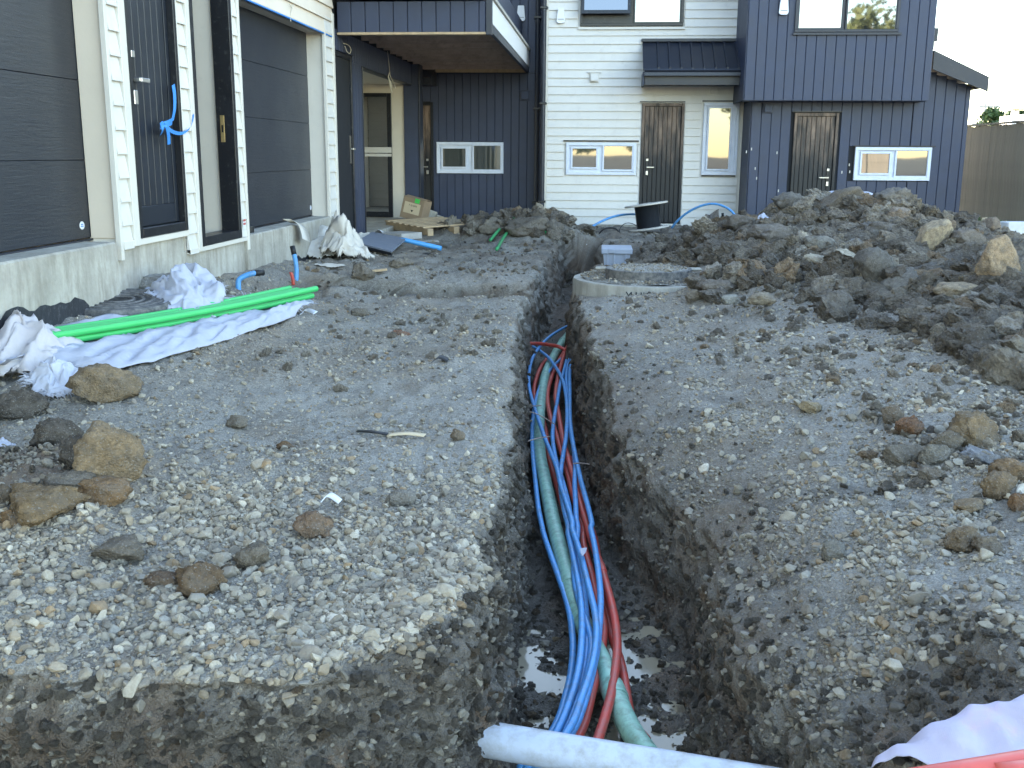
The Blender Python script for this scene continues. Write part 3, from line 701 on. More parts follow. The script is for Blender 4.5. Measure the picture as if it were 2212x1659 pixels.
cp.bx('side_board', cu0, cu0+.03, .03, dn-.003, gz_-.13, czf-.03, M_dark, can)
MB().lathe([(.03, -.05), (.035, -.02), (.035, 0)], cp.p(cu1f-.12, dn+.05, gz_-.001), 14).build('downlight', M_plastw, can)
sensor(pw, 'white wall unit beside the upper window of the white townhouse', X(1212, 35), Z(1212, 35), .135, .23)

# ---- dark unit at the right
RY, RU = 16.9, 16.5
dr_ = thing('dark_townhouse', 'dark vertical clad townhouse with jutting upper storey behind the spoil heap', 'house', 'terrace at the back', (2.3, RY, 0))
pr = rel(Plane((0, RY, 0), (1, 0, 0), (0, -1, 0)), dr_); pu = rel(Plane((0, RU, 0), (1, 0, 0), (0, -1, 0)), dr_); o_ = dr_.location
Xr = lambda px, py=330: ay(px, py, RY).x
Zr = lambda px, py: ay(px, py, RY).z
RX0, RX1 = 2.28, Xr(2084, 330); UX0, UX1 = ay(1612, 120, RU).x, ay(2018, 80, RU).x
zov = ay(1800, 217, RU).z
pr.box(RX0, RX1, -9, 0, -.05, 2.0).build('lower_wall', M_darkjoint, dr_)
MB().prism([pr.p(UX1-.1, -.001, 2.0), pr.p(RX1, -.001, 2.0), pr.p(RX1, -.001, ay(2017, 146, RY).z-.03-(RX1-UX1)*.37), pr.p(UX1-.1, -.001, ay(2017, 146, RY).z+.01)], (0, .3, 0)).build('gable_backing', M_darkjoint, dr_)
pr.box(RX0, UX1, -9, 0, 2.0, 6.2).build('upper_wall', M_darkjoint, dr_)
pu.box(UX0, UX1, -.38, 0, zov+.012, 6.2).build('upper_wall', M_darkjoint, dr_)
MB().prism([pu.p(UX0-.3, .4, 6.2), pu.p(UX0-.3, -9.8, 6.2), pu.p(UX0-.3, -4.6, 7.8)], (UX1-UX0+.45, 0, 0)).build('roof', M_gut, dr_)
pr.box(RX0-.004, RX1+.01, -7.5, .004, -.6, .0).build('foundation', M_conc, dr_)
hl = [(Xr(1708), Xr(1809), -.2, Zr(1760, 242)), (Xr(1842), Xr(2014), Zr(1930, 392), Zr(1930, 316))]
# lean-to roof at the right end: its slope cuts the boards
slope_top = lambda u: min(zov-.003, 9) if u < UX1-.12 else ay(2017, 146, RY).z-.02-(u-UX1)*.37
planks(pr, dr_, RX0+.002, UX1-.1, .0, zov-.004, .152, hl, M_dark)
planks(pr, dr_, UX1-.1, RX1, .0, 3, .152, hl, M_dark, top=slope_top)
hu = [(ay(1715, 40, RU).x, ay(1944, 40, RU).x, ay(1830, 75, RU).z, 4.5)]
planks(pu, dr_, UX0, UX1, zov, 6.15, .145, hu, M_dark)
MB().box((UX0-o_.x-.012, RU-o_.y+.002, zov), (UX0-o_.x, WY-o_.y-.03, 6.1)).build('return_wall', M_dark, dr_)
MB().box((RX0-o_.x-.012, RY-o_.y+.002, .0), (RX0-o_.x-.001, WY-o_.y-.03, zov)).build('return_wall', M_dark, dr_)
pu.box(UX0+.01, UX1-.01, -.37, -.002, zov-.006, zov+.010).build('soffit', M_dark, dr_)
window(pu, dr_, ay(1717, 30, RU).x, ay(1942, 30, RU).x, ay(1830, 70, RU).z, 4.4, [(ay(1726, 30, RU).x, ay(1818, 30, RU).x, ay(1770, 61, RU).z, 4.3), (ay(1830, 30, RU).x, ay(1935, 30, RU).x, ay(1880, 66, RU).z, 4.3)], M_gut, M_glass, .04, .055)
pu.bx('window_sill', ay(1712, 70, RU).x, ay(1946, 70, RU).x, .02, .06, ay(1830, 76, RU).z, ay(1830, 71, RU).z, M_gut, dr_)
boarded_door(pr, dr_, Xr(1711), Xr(1806), .03, Zr(1760, 244), 8, M_worn, M_worn, 1, handle_z=.83)
pr.bx('head_flashing', Xr(1706), Xr(1812), .02, .055, Zr(1760, 242.5), Zr(1760, 240), M_black, dr_)
window(pr, dr_, Xr(1846), Xr(2011), Zr(1930, 390), Zr(1930, 318), [(Xr(1862), Xr(1921), Zr(1890, 374), Zr(1890, 332)), (Xr(1937), Xr(2003), Zr(1970, 380), Zr(1970, 326))], M_tape, M_glassl, .05, .05)
pr.bx('head_flashing', Xr(1842), Xr(2018), .02, .055, Zr(1930, 317), Zr(1930, 314.5), M_black, dr_)
vent(pr, dr_, Xr(1658, 234), Zr(1658, 234), .15, M_dark)
sensor(Plane((0, RU, 0), (1, 0, 0), (0, -1, 0)), 'white wall unit on the dark cladding left of the upper right window', ay(1692, 14, RU).x, ay(1692, 14, RU).z, .14, .25)
# lean-to roof
a_ = ay(2012, 117, RY); b_ = ay(2137, 166, RY-.3); c_ = ay(2134, 198, RY-.3)
lt = MB().prism([Vector((a_.x-.05, RY-.3, a_.z+.03))-o_, Vector((b_.x, RY-.3, b_.z))-o_, Vector((b_.x, RY-.3, b_.z-.03))-o_, Vector((a_.x-.05, RY-.3, a_.z-.0))-o_], (0, 6, 0)).build('lean_to_roof', M_gut, dr_)
MB().prism([Vector((a_.x-.05, RY-.303, a_.z-.001))-o_, Vector((b_.x-.002, RY-.303, b_.z-.031))-o_, Vector((c_.x, RY-.303, c_.z+.0))-o_, Vector((a_.x-.05, RY-.303, a_.z-.24))-o_], (0, .03, 0)).build('barge_board', M_gut, lt)
MB().box(Vector((c_.x-.10, RY-.26, c_.z+.06))-o_, Vector((c_.x, RY+5.5, c_.z+.15))-o_).build('gutter', M_gut, lt)
e0 = ay(2019, 55, RU); e1 = ay(2036, 84, RU)
ev = MB().box(Vector((UX1+.001, RU+.3, e1.z))-o_, Vector((e1.x+.02, RU+4, e0.z))-o_).build('eave', M_gut, dr_)
MB().tube([Vector((UX1+.07, RU+.32, e1.z))-o_, Vector((UX1+.07, RU+.32, e1.z-.10))-o_, Vector((UX1+.03, RU+.32, e1.z-.2))-o_, Vector((UX1+.03, RU+.32, e1.z-.42))-o_], .035, 10).build('downpipe', M_gut, ev)
for (px, py) in ((1612, 328), (1623, 322), (1631, 364), (1634, 385), (1678, 330), (1681, 412), (1834, 356), (1818, 372), (1835, 371), (1665, 45)):
    u_, z_ = Xr(px, py), Zr(px, py)
    if py > 218: pr.bx('paint_fleck', u_-.008, u_+.008, .0195, .0215, z_-.02, z_+.02, M_lining, dr_)

# ---- dark unit at the left of the terrace, set back
DY = 18.6
dl_ = thing('dark_townhouse', 'dark clad townhouse wall set back beside the white one, under the balcony', 'house', 'terrace at the back', (-2.5, DY, 0))
pd = rel(Plane((0, DY, 0), (1, 0, 0), (0, -1, 0)), dl_); od = dl_.location
Xd = lambda px, py=330: ay(px, py, DY).x
Zd = lambda px, py: ay(px, py, DY).z
DX0, DX1 = -6.0, WX0-.012
pd.box(DX0, DX1, -7, 0, -.05, 6.1).build('wall', M_darkjoint, dl_)
pd.box(DX0, DX1, -7, .006, -.6, -.01).build('foundation', M_conc, dl_)
MB().prism([pd.p(DX0-.2, .3, 6.1), pd.p(DX0-.2, -7.3, 6.1), pd.p(DX0-.2, -3.5, 7.6)], (DX1-DX0+.1, 0, 0)).build('roof', M_gut, dl_)
zj = Zd(1050, 158); hd = [(-4.0, Xd(939), -.1, Zd(920, 219)), (Xd(942), Xd(1089), Zd(1015, 376), Zd(1015, 306))]
planks(pd, dl_, -4.6, DX1-.03, -.02, zj-.006, .142, hd, M_dark); planks(pd, dl_, -4.6, DX1-.03, zj+.006, 6.0, .142, [], M_dark)
boarded_door(pd, dl_, -3.75, Xd(937), .03, Zd(920, 221), 7, M_worn, M_black, 1, handle_z=.93)
window(pd, dl_, Xd(944), Xd(1088), Zd(1015, 374.5), Zd(1015, 307), [(Xd(957), Xd(1006), Zd(980, 360), Zd(980, 321)), (Xd(1024), Xd(1081), Zd(1050, 366), Zd(1050, 315))], M_tape, M_glassl, .05, .05)
vent(pd, dl_, Xd(1135, 207), Zd(1135, 207), .16, M_dark)
sensor(Plane((0, DY, 0), (1, 0, 0), (0, -1, 0)), 'white wall unit on the dark cladding above the balcony edge', Xd(1126, 30), Zd(1126, 30), .145, .25)
# little porch roof over that door
zc0 = Zd(920, 152); zc1 = Zd(920, 186)
MB().prism([pd.p(-4.2, .02, zc0+.05), pd.p(-4.2, .6, zc0-.16), pd.p(-4.2, .6, zc1-.02), pd.p(-4.2, .02, zc1)], (4.2+Xd(944, 170)+.0, 0, 0)).build('porch_roof', M_gut, dl_)
for k, px in enumerate((1158, 1171)):
    o = thing('downpipe', ['black downpipe nearer the balcony with white plastic base', 'black downpipe against the white boards with white plastic base'][k], 'downpipe', 'downpipes at the inside corner')
    yy = (DY-.10) if k == 0 else (WY-.10); p0 = ay(px, 470, yy); p1 = ay(px+3, 300, yy)
    xx = ay(px, 400, yy).x
    MB().tube([(xx, yy, p0.z), (xx, yy, 3), (xx, yy, 6)], .04, 14).build('pipe', M_gut, o)
    MB().lathe([(.06, -.25), (.06, 0), (.052, .012)], (xx, yy, p0.z), 16).build('base_socket', M_plastw, o)
    for zz in (.0, 1.6, 3.1): MB().box((xx-.06, yy-.045, p0.z+.25+zz), (xx+.06, yy+.09, p0.z+.285+zz), .004).build('bracket', M_black, o)
# ================================================================== building along the left
FX, GXP = -3.15, -3.34
lf = thing('cream_townhouse', 'cream and white townhouse row with black garage doors along the left', 'house', None, (FX, 8, 0))
ol = lf.location
pf = rel(Plane((FX, 0, 0), (0, 1, 0), (1, 0, 0)), lf)         # u = world Y, n = towards the site
def B(name, a, b, mat, par=None, bev=0.): return MB().box(Vector(a)-ol, Vector(b)-ol, bev).build(name, mat, par or lf)
B('wall', (-9, -2, 3.0), (FX-.03, 12.29, 6.2), M_cream)
B('wall', (-9, 6.60, -.4), (FX-.22, 6.86, 3.0), M_cream); B('wall', (-9, -2, -.4), (FX-.6, 3.9, 3.0), M_cream)
MB().prism([Vector((-9.5, -2.3, 6.2))-ol, Vector((FX+.35, -2.3, 6.2))-ol, Vector((-6.2, -2.3, 7.8))-ol], (0, 21, 0)).build('roof', M_gut, lf)
# concrete foundation, stepping down away from the viewer
f_ = MB()
for (y0, y1, zt, n) in ((-2, 6.49, .628, .035), (6.49, 7.66, .60, .0), (7.66, 9.0, .455, .0), (9.0, 12.0, .478, .035), (12.0, 13.72, .20, 0.)):
    f_.box(Vector((-5, y0, -.6))-ol, Vector((FX+n, y1-.0015, zt))-ol, .012)
f_.build('foundation', M_conc, lf)
def garage(y0, y1, z0, hp, np_, sticker):
    d = B('garage_door', (GXP-.06, y0-.03, z0-.005), (GXP-.025, y1+.02, z0+hp*np_), M_darkjoint)
    for k in range(np_):
        B('panel', (GXP-.024, y0-.02, z0+k*hp+.0015), (GXP, y1-.006, z0+(k+1)*hp-.0015), M_gar, d, .002)
    B('bottom_seal', (GXP-.02, y0-.02, z0-.018), (GXP+.012, y1-.006, z0-.006), M_gut, d)
    yy = y1-sticker; zz = z0+.085
    st = MB(); st.prism([Vector((GXP+.001, yy+.032*math.cos(a), zz+.026*math.sin(a)))-ol for a in [2*math.pi*k/20 for k in range(20)]], (.0015, 0, 0)).build('sticker', M_plastw, d)
    for j, w_ in enumerate((.036, .03)):
        B('sticker_print', (GXP+.0026, yy-w_/2, zz-.008+j*.012), (GXP+.0034, yy+w_/2, zz-.002+j*.012), M_bluetape, d)
    return d
garage(3.9, 6.61, .645, .497, 4, .13); garage(9.1, 11.93, .492, .5135, 4, .10)
B('garage_head', (GXP-.03, 9.0, 2.50), (FX-.035, 11.93, 3.0), M_cream); B('garage_head', (GXP-.03, 3.9, 2.64), (FX-.035, 6.60, 3.0), M_cream)
# piers: jamb boards, corner boards, short weatherboards
B('jamb_board', (GXP+.002, 6.585, .64), (FX-.004, 6.62, 2.64), M_cream, None, .003)
B('corner_board', (FX-.003, 6.545, .50), (FX+.034, 6.585, 3.0), M_trimw, None, .003)
B('corner_bead', (FX+.010, 6.5855, .50), (FX+.022, 6.600, 3.0), M_trimw, None, .002)
B('jamb_board', (GXP+.002, 11.90, .485), (FX-.004, 11.94, 2.5), M_cream, None, .003)
B('corner_board', (FX-.003, 11.86, .30), (FX+.034, 11.90, 2.5), M_trimw, None, .003)
def pier(y0, y1, z0, z1, step=.1535):
    B('backing', (FX-.2, y0-.005, z0), (FX-.006, y1+.005, z1), M_trimw); weatherboards(pf, lf, y0, y1, z0, z1, step, [], M_white)
pier(6.602, 6.745, .565, 3.0); pier(7.70, 7.862, .43, 3.0); pier(8.872, 9.0, .47, 3.0); pier(11.902, 12.20, .21, 2.75)
for (y0, y1, z0, z1) in ((6.747, 6.838, .575, 3.0), (7.864, 7.935, .44, 3.0), (9.002, 9.05, .35, 3.0), (12.202, 12.28, .20, 2.75), (6.6, 7.70, .575, .617), (7.70, 9.04, .432, .468)):
    n_ = .036 if z1 > 1 else .03
    B('trim_board', (FX-.0, y0, z0), (FX+n_, y1, z1), M_trimw, None, .003)
B('trim_board', (FX, 7.682, .618), (FX+.033, 7.699, 3.0), M_trimw, None, .003); B('trim_board', (FX, 8.856, .47), (FX+.033, 8.871, 3.0), M_trimw, None, .003)
weatherboards(pf, lf, 9.05, 12.28, 2.50, 3.6, .1535, [], M_cream, .0)
B('backing', (FX-.05, 9.05, 2.5), (FX-.004, 12.28, 3.7), M_cream)
B('masking_tape', (FX+.0005, 9.05, 2.488), (FX+.030, 12.26, 2.4985), M_bluetape)
# closed black front door
d1 = B('front_door', (FX-.10, 6.84, .62), (FX-.035, 7.68, 2.75), M_doorblk)
fr = MB()
for (y0, y1, z0, z1) in ((6.84, 6.895, .62, 2.75), (7.635, 7.68, .62, 2.75), (6.895, 7.635, .62, .685)): fr.box(Vector((FX-.034, y0, z0))-ol, Vector((FX+.034, y1, z1))-ol, .004)
fr.build('frame', M_black, d1)
for k in range(6):
    a = 6.955+k*.103
    MB().prism([Vector((n, y, .83))-ol for n, y in ((FX-.034, a+.001), (FX-.026, a+.002), (FX-.020, a+.007), (FX-.020, a+.096), (FX-.026, a+.101), (FX-.034, a+.102))], (0, 0, 1.9)).build('plank', M_doorblk, d1)
rl = MB()
for (y0, y1, z0, z1) in ((6.888, 6.95, .69, 2.75), (7.578, 7.632, .69, 2.75), (6.95, 7.578, .69, .825)): rl.box(Vector((FX-.034, y0, z0))-ol, Vector((FX-.016, y1, z1))-ol, .003)
rl.build('rail', M_doorblk, d1)
def smart_lock(par, y, z, X_=FX):
    lk = B('smart_lock', (X_-.016, y-.036, z-.17), (X_+.008, y+.036, z+.19), M_black, par, .014)
    return lk
smart_lock(d1, 6.965, 1.67)
B('lock_cap', (FX+.0085, 6.94, 1.81), (FX+.016, 6.99, 1.855), M_metal, d1, .004); B('lock_cap', (FX+.0085, 6.938, 1.505), (FX+.018, 6.994, 1.60), M_metal, d1, .008)
B('lever', (FX+.0085, 6.955, 1.655), (FX+.055, 6.978, 1.68), M_metal, d1, .003); B('lever', (FX+.043, 6.979, 1.653), (FX+.058, 7.11, 1.682), M_metal, d1, .004)
# open doorway: frame, lining, hall wall
d2 = B('doorway', (FX-.9, 7.86, .40), (FX-.10, 9.0, .468), M_int)
fr = MB()
for (y0, y1, z0, z1) in ((7.936, 8.01, .47, 3.0), (8.79, 8.855, .47, 3.0), (8.01, 8.79, .47, .54)): fr.box(Vector((FX-.12, y0, z0))-ol, Vector((FX+.035, y1, z1))-ol, .004)
fr.build('frame', M_black, d2)
B('hall_wall', (-5.2, 8.87, .40), (FX-.16, 8.95, 3.0), M_int, d2); B('hall_wall', (-5.3, 7.0, .40), (-5.2, 8.95, 3.0), M_int, d2); B('hall_wall', (-5.2, 7.70, .4), (FX-.22, 7.83, 3.0), M_int, d2)
B('lining', (FX-.36, 8.83, .47), (FX-.125, 8.869, 3.0), M_trimw, d2, .003); B('architrave', (FX-.47, 8.85, .47), (FX-.365, 8.869, 3.0), M_lining, d2, .004)
B('ceiling', (-5.2, 7.0, 2.95), (FX-.13, 8.95, 3.0), M_int, d2)
B('strike_plate', (FX-.085, 8.786, 1.28), (FX-.05, 8.7895, 1.50), M_brass, d2, .0008); B('strike_hole', (FX-.075, 8.7835, 1.36), (FX-.06, 8.7855, 1.42), M_black, d2)
B('notice', (FX+.0255, 8.905, .54), (FX+.027, 8.985, .64), M_plastw, lf)
for j in range(2): B('notice_print', (FX+.0275, 8.912, .575+j*.03), (FX+.0283, 8.978, .592+j*.03), M_red, lf)
# bitumen coating at the foot of the concrete
for (y0, y1, z0, z1, k) in ((4.6, 6.05, .1, .36, 1), (7.5, 7.95, .14, .32, 2), (8.9, 9.9, .05, .20, 3), (9.9, 11, 0, .13, 4)):
    n = 26; pts = []
    for i in range(n+1):
        yy = y0+(y1-y0)*i/n; pts.append((yy, z1*(1-.0)+(.05*float(perlin(np.array([[yy*7, k, .3]]))[0])+.03*float(perlin(np.array([[yy*23, k, 1.3]]))[0]))-.12*max(0, abs(2*i/n-1)**6)))
    xx = FX+(.0375 if y0 < 6.4 or y0 > 9.5 else .003)
    V = [Vector((xx, a, -.3))-ol for a, b in pts]+[Vector((xx, a, b))-ol for a, b in pts]
    mesh_obj('bitumen_coat', V, [(i, i+1, n+2+i, n+1+i) for i in range(n)], M_grout, lf)

# ---- dark end unit with porch and balcony
en = thing('dark_end_unit', 'dark clad end unit with open porch and timber balcony overhead', 'house', None, (FX, 15, 0)); oe = en.location
def E_(name, a, b, mat, par=None, bev=0.): return MB().box(Vector(a)-oe, Vector(b)-oe, bev).build(name, mat, par or en)
pe = rel(Plane((FX, 0, 0), (0, 1, 0), (1, 0, 0)), en)
E_('wall', (-9, 12.30, 2.62), (FX-.004, 17.55, 6.2), M_darkjoint); E_('wall', (-9, 12.30, -.3), (FX-.004, 13.72, 2.62), M_darkjoint)
planks(pe, en, 13.17, 13.70, .10, 2.29, .135, [], M_dark); planks(pe, en, 12.30, 17.55, 2.292, 2.60, .135, [(12.28, 13.2, 0, 2.37)], M_dark); planks(pe, en, 12.30, 17.55, 2.93, 6.1, .135, [], M_dark)
E_('corner_post', (FX-.02, 13.70, .02), (FX+.03, 13.725, 2.29), M_black, None, .004)
E_('lintel_flashing', (FX-.1, 13.725, 2.27), (FX+.03, 17.30, 2.291), M_gut)
# its front door
d3 = E_('front_door', (FX-.09, 12.295, .16), (FX-.03, 13.16, 2.36), M_doorblk)
fr = MB()
for (y0, y1, z0, z1) in ((12.295, 12.34, .16, 2.36), (13.11, 13.165, .16, 2.36), (12.34, 13.11, 2.31, 2.36), (12.34, 13.11, .16, .24)): fr.box(Vector((FX-.029, y0, z0))-oe, Vector((FX+.022, y1, z1))-oe, .004)
fr.build('frame', M_black, d3)
E_('panel', (FX-.029, 12.45, .36), (FX-.018, 13.0, 2.22), M_doorblk, d3, .006)
E_('lock_plate', (FX-.029, 13.03, 1.05), (FX+.012, 13.10, 1.42), M_black, d3, .014); E_('lever', (FX+.03, 13.04, 1.23), (FX+.045, 13.16, 1.255), M_metal, d3, .004); E_('spindle', (FX+.0125, 13.05, 1.232), (FX+.0295, 13.07, 1.253), M_metal, d3)
# porch
pc = E_('porch_floor', (-5.0, 13.6, -.3), (FX+.08, 17.7, .142), M_conc, None, .012)
E_('porch_wall', (-4.75, 13.72, .142), (-4.65, 17.3, 2.5), M_int); E_('porch_ceiling', (-4.75, 13.72, 2.29), (FX-.02, 17.3, 2.33), M_int)
E_('end_wall', (-4.75, 17.28, .142), (-3.262, 17.4, 2.29), M_int); E_('end_pilaster', (-3.26, 17.25, .02), (-3.02, 17.55, 2.6), M_dark, None, .004)
E_('corner_flashing', (-3.02, 17.24, .02), (-2.995, 17.56, 2.6), M_gut, None, .004)
pe2 = rel(Plane((0, 13.726, 0), (1, 0, 0), (0, 1, 0)), en)
weatherboards(pe2, en, -4.64, -3.2, .15, 2.28, .15, [], M_white)
pe3 = Plane(Vector((0, 17.28, 0))-oe, Vector((1, 0, 0)), Vector((0, -1, 0)))
xg0, xg1 = -4.25, ay(847, 330, 17.26).x
gd = pe3.box(xg0, xg1, .001, .02, .15, ay(820, 201, 17.26).z).build('glass_door', M_black, en); zt_ = ay(820, 201, 17.26).z
fr = MB()
for a in ((xg0, xg0+.05, .15, zt_), (xg1-.07, xg1, .15, zt_), (xg0+.05, xg1-.07, zt_-.06, zt_), (xg0+.05, xg1-.07, .15, .24)): fr.box(pe3.p(a[0], .021, a[2]), pe3.p(a[1], .05, a[3]), .004)
fr.build('frame', M_black, gd)
pe3.bx('pane', xg0+.05, xg1-.07, .021, .03, .24, zt_-.06, glassmat('porch door glass', 7.0, (.03, .035, .04)), gd)
for (a, b) in ((318, 330), (332, 338)): pe3.bx('film_band', xg0+.05, xg1-.002, .0505, .053, ay(820, b, 17.25).z, ay(820, a, 17.25).z, M_film, gd)
# balcony
BY0, BY1, BX = 12.40, 18.50, -1.31
bal = E_('balcony_deck', (FX+.03, BY0+.06, 2.74), (BX-.03, BY1, 2.90), M_soffit)
pb = rel(Plane((0, BY0+.05, 0), (1, 0, 0), (0, -1, 0)), en)
u = FX+.03
k = 0
while u < BX-.08:
    ub = min(u+.166, BX-.07)
    MB().prism([pb.p(x, n, 2.565) for x, n in ((u+.003, 0), (u+.003, .014), (u+.009, .02), (ub-.009, .02), (ub-.003, .014), (ub-.003, 0))], Vector((0, 0, .335))).build('fascia_board', M_dark, bal); u = ub
pb.box(FX+.03, BX-.07, -.02, -.001, 2.565, 2.90).build('fascia_backing', M_darkjoint, bal)
E_('corner_trim', (BX-.068, BY0+.02, 2.53), (BX+.004, BY0+.09, 3.2), M_gut, bal, .004)
E_('edge_batten', (FX+.03, BY0+.02, 2.535), (BX-.07, BY0+.10, 2.563), M_timber, bal, .003)
E_('side_fascia', (BX-.028, BY0+.091, 2.655), (BX+.004, BY1, 2.915), M_plastw, bal, .003)
E_('side_batten', (BX-.05, BY0+.091, 2.56), (BX-.0, BY1, 2.65), M_gut, bal, .003)
E_('side_angle', (BX-.06, BY0+.091, 2.918), (BX+.03, BY1, 2.955), M_timberg, bal)
E_('far_batten', (FX+.03, BY1-.05, 2.56), (BX-.05, BY1, 2.65), M_timber, bal)
for k in range(13):
    yy = BY0+.35+k*.46
    E_('joist', (FX+.03, yy, 2.60+.012*(k % 2)), (BX-.052, yy+.045, 2.738), M_soffit, bal)
for k in range(3):
    E_('runner', (FX+.2+k*.7, BY0+.11, 2.715), (FX+.29+k*.7, BY1-.06, 2.7375), M_soffit, bal)
E_('upper_deck_edge', (FX+.03, BY0-.25, 2.99), (BX-.12, BY0+.3, 3.06), M_soffit, bal, .004)
E_('upper_side_fascia', (BX-.119, BY0-.25, 2.93), (BX-.08, BY0+.3, 3.2), M_plastw, bal, .003)
E_('upper_wall', (FX+.03, BY0+.11, 3.062), (BX-.12, BY1, 3.4), M_dark, bal)
# cords hanging from the lintel
c0 = thing('looped_cord', 'pale looped cord hanging over the dark front door', 'cord')
MB().tube(spline([ax(742, 94, FX+.04), ax(752, 97, FX+.05), ax(758, 106, FX+.05), ax(756, 115, FX+.05), ax(750, 112, FX+.05), ax(745, 100, FX+.05)], 6), .005, 6).build('cord', M_rope, c0)
c1 = thing('tied_cord', 'bunched pale cord hanging at the porch opening', 'cord')
mb = MB(); mb.tube(spline([ax(837, 111, FX+.05), ax(840, 135, FX+.05), ax(842, 155, FX+.05)], 6), .004, 6)
for k in range(6):
    dx = rnd.uniform(-4, 7); L_ = rnd.uniform(25, 45)
    mb.tube(spline([ax(842, 155, FX+.05), ax(840+dx*.5, 165, FX+.05), ax(844+dx, 155+L_*.7, FX+.05), ax(848+dx, 155+L_, FX+.05)], 5), .006, 6)
mb.build('cord', M_rope, c1)
c2 = thing('forked_cord', 'short forked cord hanging from the cream boards above garage', 'cord')
mb = MB(); mb.tube(spline([ax(628, 47, FX+.03), ax(628, 30, FX+.03), ax(631, 18, FX+.03), ax(634, 10, FX+.03)], 5), .004, 6); mb.tube(spline([ax(631, 18, FX+.03), ax(627, 12, FX+.03), ax(626, 8, FX+.03)], 4), .004, 6); mb.build('cord', M_rope, c2)

def ribbon(pts, wid, side, k=8):
    P_ = spline(pts, k); v = []; f = []
    for i, p in enumerate(P_):
        s_ = Vector(side(i/(len(P_)-1))) if callable(side) else Vector(side); v += [p-s_*wid/2, p+s_*wid/2]
    f = [(2*i, 2*i+1, 2*i+3, 2*i+2) for i in range(len(P_)-1)]
    return v, f
tp = thing('blue_tape', 'blue tape strip tied across the black front door', 'tape')
mb = MB()
mb.add(*ribbon([ax(374, 183, FX+.04), ax(377, 205, FX+.05), ax(377, 235, FX+.06), ax(372, 262, FX+.06)], .055, (0, .95, .3)))
mb.add(*ribbon([ax(372, 262, FX+.06), ax(360, 268, FX+.07), ax(346, 272, FX+.05)], .05, (0, .2, .95)))
mb.add(*ribbon([ax(352, 270, FX+.07), ax(360, 275, FX+.08), ax(364, 292, FX+.07), ax(365, 312, FX+.06)], .055, (0, .97, .1)))
mb.add(*ribbon([ax(348, 264, FX+.06), ax(352, 278, FX+.09), ax(348, 290, FX+.06)], .05, (0, .9, .4)))
mb.add(*ribbon([ax(356, 270, FX+.07), ax(372, 284, FX+.06), ax(392, 288, FX+.05), ax(408, 279, FX+.05), ax(416, 262, FX+.04), ax(418, 247, FX+.04)], .035, lambda t: (0, .3+.6*t, .9-.6*t)))
o = mb.build('tape_strip', M_bluetape, tp); o.modifiers.new('thick', 'SOLIDIFY').thickness = .0012
# ================================================================== pipes in the trench
A_ = lambda x, y: (1026+x*.3255, 648+y*.3255)
B_ = lambda x, y: (918+x*.3418, 1134+y*.3418)
def run(name, label, cat, group, pts, z, r_, mat, joints=(), n=10):
    """pts: picture points; z: height, or list of heights along the run"""
    P_ = []
    for i, p in enumerate(pts):
        zz = z if not isinstance(z, (list, tuple)) else np.interp(i/(len(pts)-1), np.linspace(0, 1, len(z)), z)
        P_.append(az(p[0], p[1], float(zz)))
    S = spline(P_, 7); S = [S[0]]+[(S[i-1]+S[i]*2+S[i+1])/4 for i in range(1, len(S)-1)]+[S[-1]]
    if joints:
        o = thing(name, label, cat, group); MB().tube(S, r_, n).build('pipe', mat, o, True)
        for j in joints:
            q = int(j*(len(S)-1)); q = max(2, min(len(S)-3, q)); d = (S[q+1]-S[q-1]).normalized()
            MB().tube([S[q]-d*.045, S[q]-d*.04, S[q]+d*.04, S[q]+d*.045], r_*1.14, n+4, taper=[.93, 1, 1, .93]).build('coupling', mat, o, 'auto')
        return o
    o = MB().tube(S, r_, n).build(name, mat, None, True); return tag(o, label, cat, group)
def AB(a, b): return [A_(*p) for p in a]+[B_(*p) for p in b]
TG = 'service pipes laid along the trench'
run('green_duct', 'thick pale green duct lying lowest along the whole trench', 'duct', TG,
    AB([(720, 120), (675, 165), (585, 275), (520, 380), (470, 490), (445, 620), (430, 760), (425, 900), (435, 1050), (460, 1180), (490, 1330), (520, 1480)],
       [(840, 100), (870, 210), (905, 330), (930, 450), (975, 570), (1030, 690), (1085, 800), (1135, 900), (1170, 1000), (1215, 1110), (1270, 1240), (1330, 1345), (1420, 1470)]), -.515, .036, M_teal, (.085, .60, .86), 14)
zb = lambda a: [a, a, a-.005, a-.02, a-.03]
